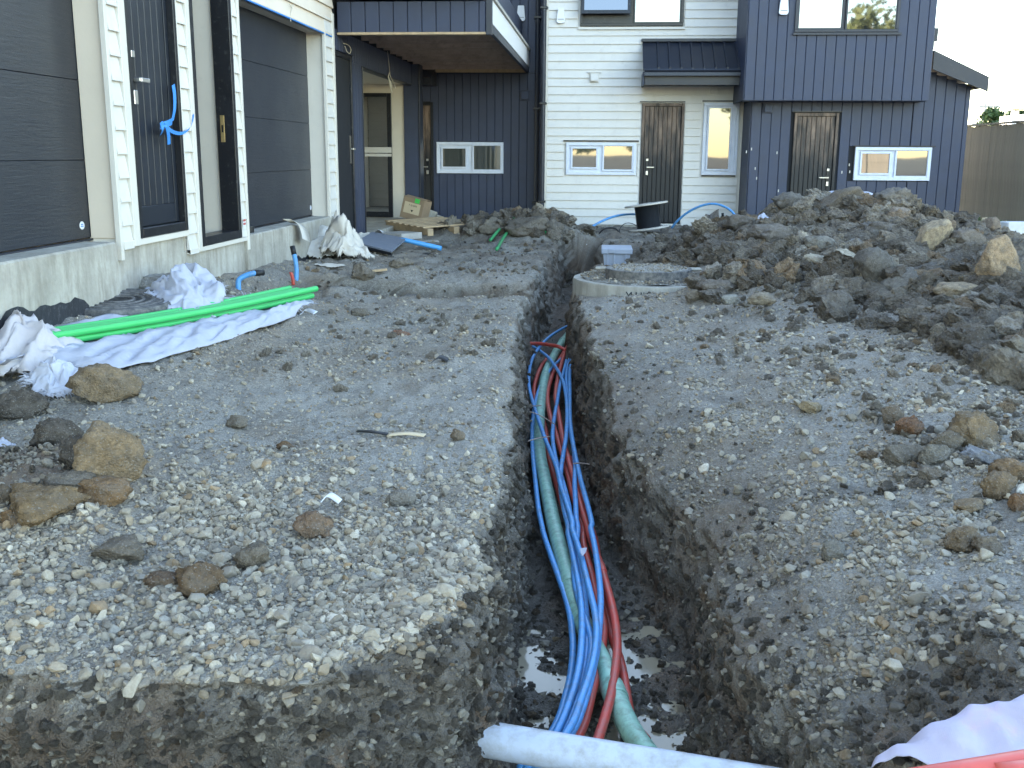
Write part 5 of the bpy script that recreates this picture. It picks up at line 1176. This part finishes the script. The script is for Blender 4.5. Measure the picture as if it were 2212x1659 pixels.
MB().box((-.18, -.15, 0), (.18, .15, .33), .004).build('carton', M_card, cb); MB().box((-.14, -.1525, .09), (.13, -.1512, .26)).build('paper_label', M_lab, cb)
for sx_ in (-1, 1): MB().box((-.178, -.0, 0), (.178, .15, .004)).xf(Matrix.Translation((0, sx_*.15, .331)) @ Matrix.Rotation(sx_*R(-8), 4, 'X') @ Matrix.Translation((0, -.15 if sx_ > 0 else 0, 0))).build('flap', M_card, cb)
MB().box((.02, -.154, .27), (.10, -.1522, .339)).build('green_tape', M_gt, cb)
letters('room', cb, lambda k, n: Matrix.Translation((-.055+k*.036, -.1528, .205)) @ Matrix.Rotation(math.pi/2, 4, 'X'), .055, M_capblk)
MB().prism([(-.02, -.1527, .15), (.03, -.1527, .15), (.005, -.1527, .115)], (0, -.0006, 0)).build('printed_mark', M_capblk, cb)
for k, (px, py, h_) in enumerate(((1685, 350, .26), (1775, 372, .2))):
    p0 = hit(*D_(px, py)); o = MB().box((-.07, -.09, -.03), (.07, .09, h_), .01).build('concrete_post', M_conc); o.location = p0+Vector((0, .1, 0)); o.rotation_euler = (0, .35, .2); tag(o, ['grey concrete block right behind the cardboard box', 'low grey concrete block by the dark worn door'][k], 'concrete block')
p0, p1 = hit(*D_(1640, 365)), hit(*D_(1950, 415)); v = p1-p0; o = MB().box((0, -.05, .01), (v.length, .05, .05), .004).build('board', M_timberg); o.location = p0; o.rotation_euler = (0, 0, math.atan2(v.y, v.x)); tag(o, 'long thin plank running right from the cardboard box', 'board')
p0 = hit(*D_(1675, 520)); o = MB().box((-.16, -.1, 0), (.16, .1, .02), .003).build('offcut', M_timberg); o.location = p0; o.rotation_euler = (0, 0, .3); tag(o, 'flat grey offcut lying on the soil near the boards', 'offcut')
p0 = hit(*D_(1065, 888)); o = MB().box((-.15, -.03, 0), (.15, .03, .02), .003).build('offcut', M_timber); o.location = p0+Vector((0, 0, .02)); o.rotation_euler = (0, -.1, .25); tag(o, 'pale wood sliver at the lip of the cross trench', 'offcut')
# blue stubs with taped tops
for lb, pts, z in (('upright light blue pipe stub with black top near the plastic', [D_(228, 950), D_(238, 850), D_(228, 740), D_(210, 650)], (0, .12, .24, .33)), ('bent dark blue pipe stub poking out of the bank', [(516, 624), (515, 608), (527, 597), (545, 591), (552, 590)], (0, .07, .12, .15, .15))):
    b = hit(*pts[0]); P_ = [ay(p[0], p[1], b.y+.02*i) for i, p in enumerate(pts)]; P_[0].z -= .05
    o = thing('pipe_stub', lb, 'pipe', None); S_ = spline(P_, 6); MB().tube(S_, .021, 10).build('pipe', M_blue, o, True)
    d = (S_[-1]-S_[-2]).normalized(); MB().tube([S_[-1]-d*.01, S_[-1]+d*.07], .024, 10).build('tape_cap', M_capblk, o, True)
p0 = hit(540, 505); q = ax(548, 499, FX-.02); o = MB().lathe([(.05, 0), (.052, .01), (.052, .05), (.05, .06), (.03, .06)], (q.x-.05, q.y, .479), 24).build('tape_roll', M_capblk); tag(o, 'flat black roll sitting on the garage sill', 'roll')
for lb, pts, mat, w_ in (('black strip lying on the gravel left of the trench', ((772, 939), (800, 944), (838, 945)), M_capblk, .022), ('yellowish torn strip joined to the black one', ((838, 947), (880, 950), (918, 948)), M_lab, .03), ('white scrap with black stripe near the duct ends', ((648, 684), (660, 676), (682, 680)), M_plastw, .06), ('black shred on the soil right of the pallet', (D_(1610, 690), D_(1660, 672), D_(1750, 675)), M_capblk, .05), ('dark torn rubber piece on the gravel by the trench', ((935, 787), (950, 781), (968, 786)), M_capblk, .05), ('pale plastic shred among the stones in the foreground', ((698, 1092), (712, 1086), (735, 1094)), M_plastw, .03)):
    P_ = [hit(*p)+Vector((0, 0, .012+.012*(i % 2))) for i, p in enumerate(pts)]; v, f = ribbon(P_, w_, (.25, .95, .2), 6)
    o = mesh_obj('litter_strip', v, f, mat, None, True); o.modifiers.new('t', 'SOLIDIFY').thickness = .003; tag(o, lb, 'litter')
P_ = [ay(628, 588, hit(630, 615).y), ay(632, 600, hit(630, 615).y), ay(634, 616, hit(630, 615).y)]; v, f = ribbon(P_, .03, (.9, .3, 0), 4); o = mesh_obj('marker_ribbon', v, f, M_red, None, True); o.modifiers.new('t', 'SOLIDIFY').thickness = .002; tag(o, 'short red marker ribbon beside the upright blue stub', 'ribbon')

# ================================================================== bottom right: stained sheet over red duct
E_c = lambda x, y: (1620+x*.2676, 1431+y*.2676)
ed = [hit(*E_c(p[0]+10, p[1]+28))+Vector((0, 0, .012)) for p in ((960, 900), (1010, 830), (1170, 780), (1300, 670), (1450, 625), (1530, 570), (1900, 510), (2010, 440), (2230, 350))]
cs = thing('stained_sheet', 'white sheet with pink stain spread at the lower right corner', 'sheet')
def shift(c, dx, dy, dz): return [p+Vector((dx, dy, dz)) for p in c]
loft([ed, shift(ed, .05, -.04, .06), shift(ed, .11, -.12, .075), shift(ed, .20, -.28, .06), shift(ed, .3, -.5, .02)], 70, 40, 'sheet_fabric', M_sackp, cs, .014, 51, (5, 5, 9))
for k, (a, b, dz) in enumerate((((1600, 858), (2300, 740), .05), ((1990, 862), (2320, 825), .06))):
    P0, P1 = az(*E_c(a[0], a[1]+95), .16), az(*E_c(b[0], b[1]+95), .16); P0 = P0-(P1-P0)*(.6 if k == 0 else 0)
    o = MB().tube([P0, P0.lerp(P1, .5), P1, P1+(P1-P0)], .03, 14).build('red_duct', plain('coral red duct', (.62, .10, .075), .4, .05), None, True); tag(o, ['coral red duct lying across the stained sheet', 'second coral red duct with its end on the stained sheet'][k], 'duct')

# ================================================================== spoil heap: sheet, bag, lumps and stones
tp_ = [ay(*p, 12.3) for p in ((1708, 450), (1735, 437), (1765, 427), (1800, 419), (1845, 414), (1880, 421), (1905, 432))]
o, _ = loft([shift(tp_, .0, -.35, -.16), tp_, shift(tp_, .02, .4, -.05), shift(tp_, .0, .9, -.5)], 40, 20, 'heap_sheet', M_sack, None, .012, 61, (4, 4, 4)); tag(o, 'white sheet showing over the top of the spoil heap', 'sheet')
bg_ = crumple('plastic_bag', 'white printed plastic bag half buried at the heap foot', 'bag', hit(1650, 497), .17, .20, .16, M_sack, 66, .4, 2, .4)
letters('XTS', bg_, lambda k, n: Matrix.Translation((-.05+k*.05, -.16, .06)) @ Matrix.Rotation(R(62), 4, 'X') @ Matrix.Rotation(.5, 4, 'Z'), .075, M_capblk)
def lump(px, py, w_, h_, colr, label, seed, rough=.38, blocky=.2, rot=(0, 0, 0), name='clay_lump', cat='lump', lift=.06, deep=.9, group=None):
    p = hit(px, py+h_*.42); dist = (p-Vector((0, 0, EYE))).length; W2 = w_*dist/FPX/2; H2 = h_*dist/FPX/2
    me_ = clod_mesh(seed, 4, rough, (W2, W2*deep, H2*1.1), blocky, name); me_.materials.append(M_clod_o)
    o = link(bpy.data.objects.new(name, me_)); o.location = p+Vector((0, H2*.3, H2*(.55+lift)+(.06 if py < 680 and px > 1560 else 0))); o.rotation_euler = rot; o.color = (*colr, 1)
    for f in me_.polygons: f.use_smooth = True
    return tag(o, label, cat, group)
OCH = (.31, .23, .145); BRN = (.22, .17, .12); DRK = (.11, .095, .08); GRB = (.20, .175, .145); PALE = (.46, .41, .33); RUST = (.24, .13, .07); GRY = (.30, .295, .28)
LL = [
 (222, 985, 130, 118, OCH, 'ochre clay block with a smooth cut face at the left', .30, .45, (.15, .25, .5)),
 (222, 832, 118, 72, OCH, 'ochre lump under the frayed tail of the sheet', .35, .1, (0, .1, .2)),
 (92, 1085, 150, 70, (.24, .17, .10), 'wide low brown clay lump at the left edge', .35, .2, (0, 0, .1)),
 (216, 1062, 96, 48, (.28, .18, .10), 'small orange brown clod before the ochre block', .35, .1, (0, 0, .3)),
 (112, 940, 90, 66, DRK, 'dark stony clod behind the ochre block', .40, .1, (0, 0, 0)),
 (165, 985, 60, 80, DRK, 'dark crumbly clod stuck to the ochre block', .4, .1, (0, 0, 0)),
 (6, 1072, 40, 50, BRN, 'brown clod cut off by the left picture edge', .4, .1, (0, 0, 0)),
 (40, 880, 90, 56, DRK, 'dark soil clod below the bunched sheet', .4, .1, (0, 0, 0)),
 (150, 1046, 90, 40, GRB, 'flat grey brown clod between ochre block and wide lump', .35, .1, (0, 0, 0)),
 (30, 1120, 50, 30, (.27, .17, .09), 'small orange clod under the wide brown lump', .35, .1, (0, 0, 0)),
 (258, 1188, 100, 46, GRB, 'flat grey brown lump in the foreground gravel', .35, .15, (0, 0, .2)),
 (425, 1255, 105, 62, (.19, .13, .08), 'dark brown clay lump standing in the foreground gravel', .42, .2, (0, 0, -.2)),
 (342, 1262, 78, 36, (.16, .11, .075), 'low brown clod left of the dark brown clay lump', .42, .1, (0, 0, 0)),
 (492, 1232, 34, 26, (.16, .12, .08), 'little dark clod touching the dark brown lump', .4, .1, (0, 0, 0)),
 (555, 1198, 76, 52, (.22, .19, .15), 'rounded grey brown clod right of the brown lumps', .35, .2, (0, 0, .4)),
 (678, 1138, 76, 48, (.25, .17, .115), 'reddish flat clod in mid gravel near the trench', .38, .15, (0, 0, .1)),
 (868, 1078, 56, 30, (.27, .25, .22), 'pale brown clod near the middle of left bank', .3, .15, (0, 0, .1)),
 (516, 910, 54, 22, (.25, .21, .16), 'sausage shaped brown clod on the pale fines', .25, .05, (0, 0, -.1)),
 (985, 942, 34, 24, (.26, .20, .14), 'small tan clod near the left trench edge', .35, .1, (0, 0, 0)),
 (618, 963, 34, 16, (.22, .14, .08), 'small brown clod alone on the pale fines', .35, .1, (0, 0, 0)),
 (860, 720, 42, 16, (.26, .13, .08), 'brick red clod in the gravel beyond the pale fines', .3, .3, (0, 0, 0)),
 (775, 675, 36, 16, (.22, .19, .15), 'brown clod near the cross trench lip', .3, .1, (0, 0, 0)),
 (785, 590, 44, 40, (.22, .19, .155), 'crumbly soil lump standing before the torn paper', .45, .1, (0, 0, 0)),
 (868, 568, 44, 22, (.24, .21, .17), 'soil lump right of the torn paper', .4, .1, (0, 0, 0)),
 (1140, 488, 84, 46, (.19, .165, .135), 'soil lump on the small heap under the green ducts', .4, .1, (0, 0, 0)),
 (1060, 490, 64, 36, (.20, .175, .14), 'soil lump at the left of the small heap', .4, .1, (0, 0, 0)),
 (1195, 496, 38, 36, (.17, .15, .125), 'soil lump right of the small heap', .4, .1, (0, 0, 0)),
 (1530, 497, 56, 40, (.18, .16, .135), 'dark clod standing right of the cable drum', .45, .1, (0, 0, 0)),
 (1600, 497, 60, 44, (.17, .15, .13), 'dark clod where the high blue arch comes down', .45, .1, (0, 0, 0)),
 (1470, 520, 60, 26, (.17, .155, .135), 'low dark clod before the cable drum', .4, .1, (0, 0, 0)),
 (1540, 545, 70, 34, (.17, .155, .135), 'dark clod behind the concrete ring', .4, .1, (0, 0, 0)),
 # right bank
 (1750, 880, 44, 30, (.36, .28, .17), 'small tan angular clod on the right bank', .25, .4, (0, 0, .4)),
 (1924, 897, 48, 32, BRN, 'brown oval clod at the near foot of the heap', .3, .2, (0, .3, .2)),
 (1967, 928, 58, 42, RUST, 'rust brown clod at the foot of the heap', .35, .2, (0, -.2, .1)),
 (2092, 930, 104, 70, (.25, .185, .115), 'largest tan brown clod on the right bank', .35, .25, (0, .25, .1)),
 (1955, 981, 72, 42, (.20, .175, .14), 'rounded grey brown clod left of the twin clods', .28, .1, (0, 0, 0)),
 (2021, 988, 58, 46, (.22, .20, .165), 'grey clod beside the rounded grey brown one', .32, .15, (0, 0, .5)),
 (2014, 1028, 48, 34, (.23, .20, .165), 'pointed brown clod in front of the twin clods', .3, .3, (0, 0, .2)),
 (2046, 958, 62, 40, (.22, .18, .13), 'brown clod wedged between the big tan one and twins', .35, .2, (0, 0, 0)),
 (2125, 988, 88, 34, (.25, .255, .27), 'blue grey flat lump below the largest tan clod', .3, .15, (0, .1, 0)),
 (2158, 1050, 60, 48, (.26, .19, .12), 'tan clod with stones near the right picture edge', .4, .2, (0, 0, .3)),
 (2186, 1018, 74, 48, (.26, .18, .11), 'tan clod cut by the right picture edge', .35, .2, (0, 0, 0)),
 (2098, 1092, 64, 22, OCH, 'flat ochre clod below the tan clods', .3, .3, (0, 0, 0)),
 (2204, 1085, 36, 44, (.27, .16, .09), 'orange brown clod at the right edge low down', .4, .2, (0, 0, 0)),
 (2080, 1165, 66, 42, (.26, .19, .12), 'brown double clod on the right bank gravel', .42, .2, (0, 0, .3)),
 (2135, 1180, 60, 36, (.24, .19, .135), 'brown clod beside the double clod', .35, .2, (0, 0, 0)),
 (1340+460, 1190, 60, 36, (.27, .25, .21), 'pale slab shaped stone on the right slope', .2, .5, (0, .2, .4)),
 (1650, 665, 60, 26, (.34, .29, .22), 'pale brown clod right of the chamber ring', .3, .3, (0, 0, 0)),
 (1580, 665, 44, 20, (.36, .35, .31), 'pale flat stone right of the chamber ring', .2, .3, (0, 0, .3)),
 (1550, 622, 80, 34, (.20, .17, .14), 'brown lump leaning on the chamber ring', .4, .2, (0, 0, .3)),
 (1500, 640, 50, 26, (.24, .205, .165), 'clod below the lettering on the chamber ring', .35, .2, (0, 0, .3)),
 # heap
 (2014, 527, 76, 74, (.47, .38, .26), 'beige clay block with flat faces on the heap', .18, .8, (.3, .25, .6)),
 (2165, 590, 95, 100, (.42, .31, .20), 'big brown topped beige slab at the right of the heap', .2, .75, (.2, -.15, .4)),
 (1822, 582, 58, 42, PALE, 'pale smooth clay lump in the middle of the heap', .2, .5, (0, .3, .3)),
 (1752, 578, 54, 30, PALE, 'pale flat clay piece left of the smooth lump', .22, .5, (0, .1, .1)),
 (2093, 658, 122, 34, (.40, .32, .22), 'long flat ochre slab lying low on the heap', .25, .4, (0, .05, .1)),
 (1879, 600, 80, 72, (.17, .155, .135), 'large dark clod below the middle of the heap', .35, .35, (0, .5, .2)),
 (1835, 546, 52, 30, (.27, .255, .23), 'grey wedge shaped clod above the pale lumps', .25, .5, (0, -.4, .2)),
 (1951, 628, 86, 40, (.21, .195, .17), 'long sloping grey clod low in the heap', .3, .3, (0, -.4, 0)),
 (1772, 546, 66, 34, (.25, .235, .205), 'grey rounded clod at the left of the heap middle', .3, .3, (0, .2, 0)),
 (1942, 480, 44, 30, (.34, .28, .225), 'pinkish clod near the top right of the heap', .3, .4, (0, 0, .2)),
 (1812, 447, 92, 34, (.21, .175, .135), 'log shaped clod lying just under the heap top', .3, .2, (0, -.45, .1)),
 (2139, 504, 34, 34, (.26, .205, .155), 'round brown clod on the right shoulder of heap', .25, .1, (0, 0, 0)),
 (2069, 478, 38, 24, (.22, .195, .165), 'crumbly clod on the right skyline of heap', .45, .1, (0, 0, 0)),
 (2030, 468, 46, 32, (.23, .20, .17), 'crumbly clod on the skyline above the beige block', .45, .1, (0, 0, 0)),
 (1984, 436, 16, 34, (.23, .21, .18), 'small upright crumb standing on the heap skyline', .45, .1, (0, 0, 0)),
 (1930, 440, 60, 34, (.21, .19, .165), 'crumbly clod on the heap top right of white sheet', .45, .1, (0, 0, 0)),
 (1700, 455, 70, 40, (.18, .165, .145), 'dark clod on the left shoulder of the heap', .45, .1, (0, 0, 0)),
 (1660, 520, 84, 44, (.20, .175, .15), 'brown grey clod above the printed bag side of heap', .38, .2, (0, 0, 0)),
 (1890, 510, 90, 50, (.17, .155, .14), 'wide dark clod in the upper middle of the heap', .4, .2, (0, 0, 0)),
 (2090, 545, 70, 50, (.22, .19, .16), 'clod between beige block and brown topped slab', .4, .2, (0, 0, 0)),
 (2000, 610, 70, 40, (.16, .145, .13), 'dark clod below the beige block', .4, .2, (0, 0, 0)),
 (350, 604, 170, 46, (.34, .335, .315), 'broken pale concrete rubble against the foundation', .3, .4, (0, 0, .1)),
 (450, 612, 80, 40, (.30, .285, .25), 'broken concrete piece beside the bent blue stub', .3, .4, (0, 0, .3)),
]
for k, q in enumerate(LL): lump(q[0], q[1], q[2], q[3], q[4], q[5], 300+k, q[6], q[7], q[8])
BIG = mats_on([crushed(500+k, 15+k % 5, .6) for k in range(9)], M_stone_o)
HUE = ('grey', 'light grey', 'mid grey', 'pale', 'dark grey', 'tan', 'blue grey', 'brown', 'whitish')
def where(q):
    if q[0] < 0:
        if q[1] < 2.35: return 'on the lip above the dark cut'
        if q[0] > -.62: return 'beside the left trench edge'
        return 'below the brown lumps' if q[1] < 2.85 else 'level with the brown lumps' if q[1] < 3.3 else 'behind the brown lumps'
    if q[1] < 2.5: return 'near the stained sheet'
    if q[0] < .75: return 'on the right trench shoulder'
    return 'before the tan clods' if q[1] < 3.6 else 'among the tan clods' if q[1] < 4.7 else 'between tan clods and heap'
def loose(n, w, s0, s1, label, group):
    k, p = sample(w, n); s = s0+(s1-s0)*rng.random(n)**1.8; sel = rng.choice(9, n, p=PW/PW.sum())
    for i in range(n):
        o = bpy.data.objects.new('loose_stone', BIG[i % 9]); link(o); o.location = p[i]+cn[k[i]]*s[i]*.22; o.scale = (s[i], s[i]*rnd.uniform(.8, 1.1), s[i]*rnd.uniform(.8, 1.15))
        o.rotation_euler = (rnd.gauss(0, .5), rnd.gauss(0, .5), rnd.uniform(0, 6.28)); o.color = (*(PAL[sel[i]]*rnd.uniform(.85, 1.15)), 1); tag(o, '%s %s %s %s' % ('big' if s[i] > .033 else 'middling' if s[i] > .026 else 'small', HUE[sel[i]], label, where(p[i])), 'stone', group)
loose(150, wv*INV2*(cdamp_shade < .4)*(cdl > .03)*(cx < -.2)*sstep(3.9, 3.0, cy), .022, .042, 'loose stone in the left gravel', 'larger stones on the left bank')
loose(150, wv*INV2*(cdamp_shade < .8)*(cx > .3)*(cy < 7.5), .022, .045, 'loose stone in the right gravel', 'larger stones on the right bank')
# ================================================================== beyond: fence, grass, trees, neighbour, poles
t = NT('weathered fence timber'); v = t.scale(t.P(), (8, 8, .7)); g = t.noise(3, 6, .7, v); oi = t.new('ShaderNodeObjectInfo')
c = t.ramp(g, [(.3, (.34, .29, .22)), (.7, (.54, .47, .37))]); c = t.mix(t.math('MULTIPLY', oi.outputs['Random'], .5), c, (.36, .31, .25))
M_fence = t.out(c, .85, t.bump(g, .4, .004), .2)
def fence(label, a, b, z0, h_, pitch=.152):
    a, b = Vector(a), Vector(b); th = thing('paling_fence', label, 'fence', None, a); d = b-a; L_ = d.length; th.rotation_euler = (0, 0, math.atan2(d.y, d.x))
    me_ = None
    for k in range(int(L_/pitch)):
        if me_ is None:
            o = MB().box((0, -.011, z0), (pitch-.004, .011, z0+h_), .002).build('paling', M_fence, th); me_ = o.data
        else: o = link(bpy.data.objects.new('paling', me_), th)
        o.location = (k*pitch, rnd.uniform(-.004, .004), rnd.uniform(-.012, .012))
    for zz in (.25, .95, 1.6): MB().box((0, .012, z0+zz), (L_, .06, z0+zz+.09)).build('rail', M_fence, th)
    MB().box((0, -.03, z0+h_+.015), (L_, .05, z0+h_+.05)).build('capping', M_fence, th)
    k = 0
    while k < L_: MB().box((k, .0605, z0-.3), (k+.1, .16, z0+h_)).build('post', M_fence, th); k += 2.4
    return th
fence('tall weathered timber paling fence right of the dark house', (7.35, 33, 0), (7.2, 14.6, 0), ay(2140, 473, 20).z, 1.69)
fence('sunlit timber fence mirrored in the low right window', (9.2, -15, 0), (13.1, -15, 0), 0, 1.8)
nb = 5200; mb_v = []; mb_f = []; rg_ = np.random.default_rng(9)
for k in range(nb):
    x, y = rg_.uniform(5.4, 8.0), rg_.uniform(13.5, 22); z = gz(x, y) if k % 40 == 0 else z0_ if k else gz(x, y); z0_ = z; z = -.04+.03*math.sin(x*3+y); h_ = rg_.uniform(.05, .16); a = rg_.uniform(0, 6.28); l = rg_.normal(0, .04, 2); w_ = .008
    n = len(mb_v); mb_v += [(x-w_*math.cos(a), y-w_*math.sin(a), z), (x+w_*math.cos(a), y+w_*math.sin(a), z), (x+l[0], y+l[1], z+h_)]; mb_f.append((n, n+1, n+2))
M_grass = plain('grass', (.06, .12, .03), .6, .3, 2)
o = mesh_obj('grass', mb_v, mb_f, M_grass); tag(o, 'grass strip growing along the foot of the timber fence', 'grass', None, 'stuff')
p0 = ay(2190, 512, 14.2); o = MB().box((-.17, -.1, 0), (.17, .1, .2), .012).build('concrete_block', plain('pale concrete block', (.5, .5, .5), .85, .1, 9, .004, 60)); o.location = (p0.x, 14.2, p0.z); o.rotation_euler = (0, 0, .25); tag(o, 'pale concrete block on the grass by the fence foot', 'concrete block')
def leafmat(name, c0, c1):
    t = NT(name); n = t.noise(.9, 4); oi = t.new('ShaderNodeNewGeometry')
    m = t.out(t.mix(oi.outputs['Random Per Island'], c0, c1), .55, None, .3); return m
M_leaf = leafmat('dark leaves', (.025, .05, .018), (.07, .11, .035)); M_leaf2 = leafmat('olive leaves', (.05, .07, .025), (.13, .14, .05)); M_bark = plain('bark', (.10, .08, .06), .9, .3, 6, .01, 20)
def tree(label, c, H_, W_, seed, mat, n=2600, leaf=.16, group='trees'):
    r_ = np.random.default_rng(seed); th = thing('tree', label, 'tree', group, c); mb = MB()
    mb.tube([(0, 0, -.2), (.05*H_*.2, 0, H_*.25), (0, .03*H_, H_*.55), (.02*H_, 0, H_*.8)], .035*H_, 9, taper=[1.2, .9, .6, .25])
    cl = []
    for k in range(16):
        a = r_.uniform(0, 6.28); rr = W_*.5*math.sqrt(r_.random()); zz = H_*r_.uniform(.38, .93); rr *= math.sqrt(max(.15, 1-((zz/H_-.62)/.42)**2)); e = Vector((rr*math.cos(a), rr*math.sin(a), zz)); cl.append((e, r_.uniform(.12, .24)*W_))
        mb.tube([(0, 0, H_*.3), e*.55+Vector((0, 0, H_*.12)), e], .012*H_, 6, taper=[1, .6, .2])
    mb.build('trunk', M_bark, th, True)
    V = []; F = []
    for k in range(n):
        e, s = cl[r_.integers(len(cl))]; d = r_.normal(size=3); d /= np.linalg.norm(d); p = np.array(e)+d*s*r_.random()**.4*np.array([1, 1, .7])
        u_ = r_.normal(size=3); u_ /= np.linalg.norm(u_); w_ = np.cross(u_, r_.normal(size=3)); w_ /= np.linalg.norm(w_); l = leaf*r_.uniform(.6, 1.4); i = len(V)
        V += [tuple(p-u_*l), tuple(p+w_*l*.45), tuple(p+u_*l), tuple(p-w_*l*.45)]; F.append((i, i+1, i+2, i+3))
    mesh_obj('crown', V, F, mat, th); return th
def far(px, Y, z=0): return (ay(px, 330, Y).x, Y, z)
tree('bushy tree right beside the dark house corner, beyond the fence', far(2112, 62, -1.5), 4.0, 3.6, 1, M_leaf2, leaf=.22)
tree('dense tree between the power pole and the neighbouring house', far(2148, 58, -1.5), 4.2, 4.4, 2, M_leaf, leaf=.22)
tree('tall round tree showing behind the neighbouring house eave', far(2185, 66, -1), 5.4, 3.6, 3, M_leaf, leaf=.22)
tree('low tree at the right picture edge above the fence', far(2216, 52, -1.5), 3.8, 3.0, 4, M_leaf2, leaf=.2)
tree('small distant tree nearest the dark house corner', far(2088, 80, -1.5), 4.2, 2.6, 5, M_leaf2, n=1200, leaf=.25)
for k, (x, y, h_, w_) in enumerate(((16.4, -34, 10.6, 5.8), (20.5, -33, 10, 5), (4.0, -40, 4.5, 6), (-3, -38, 3.6, 6), (9.5, -38, 8.0, 5))):
    tree(['big tree mirrored in the upper right window', 'second tree mirrored at the edge of upper right window', 'low bushy tree behind the viewer, mirrored in low windows', 'low tree behind the viewer, left', 'tree behind the viewer, far right'][k], (x, y, 0), h_, w_, 20+k, M_leaf2, 2600, .26, 'trees behind the viewer')
nh = thing('neighbour_house', 'neighbouring house with dark roof and cream eaves beyond the fence', 'house', None, far(2225, 44)); M_eave = plain('cream eave', (.75, .62, .40), .6); M_rf = plain('dark roof tiles', (.09, .07, .08), .7, .2, 6)
x0 = ay(2168, 330, 44).x-nh.location.x; ze = ay(2190, 222, 44).z
MB().box((x0, -.5, ze-.28), (9, .4, ze), .02).build('eave', M_eave, nh)
MB().prism([(x0+.5, -.3, ze+.002), (9, -.3, ze+.002), (9, -.3, ze+2.6), (x0+4.4, -.3, ze+1.1)], (0, .6, 0)).build('roof', M_rf, nh)
MB().box((x0+2.2, .6, -.5), (9, 7, ze-.29)).build('wall', M_plastw, nh)
zd_ = ay(2190, 266, 44).z
for px in (2183, 2191): q_ = ay(px, 250, 44).x-nh.location.x; MB().box((q_-.06, -.3, zd_-1), (q_+.06, -.18, ze-.285)).build('veranda_post', M_plastw, nh)
for dz in (0, .55, 1.0): MB().box((x0+.4, -.28, zd_+dz), (9, -.2, zd_+dz+.09)).build('rail', M_eave, nh)
MB().box((x0+.3, -.4, zd_-.3), (9, 1, zd_-.1)).build('veranda_deck', M_eave, nh)
for k, (px, Y, hpy) in enumerate(((2118, 90, 222), (2131, 105, 226))):
    zt_ = ay(px, hpy, Y).z; x_ = ay(px, 330, Y).x; o = thing('power_pole', ['nearer power pole with two cross arms above the trees', 'farther power pole with one cross arm above the trees'][k], 'pole', 'power poles in the distance', (x_, Y, 0))
    MB().tube([(0, 0, -1), (0, 0, zt_)], .13, 8, taper=[1.2, .8]).build('pole', M_timberg, o)
    for j in range(2-k): MB().box((-1.1, -.06, zt_-.3-j*1.4), (1.1, .06, zt_-.18-j*1.4)).build('cross_arm', M_timberg, o)
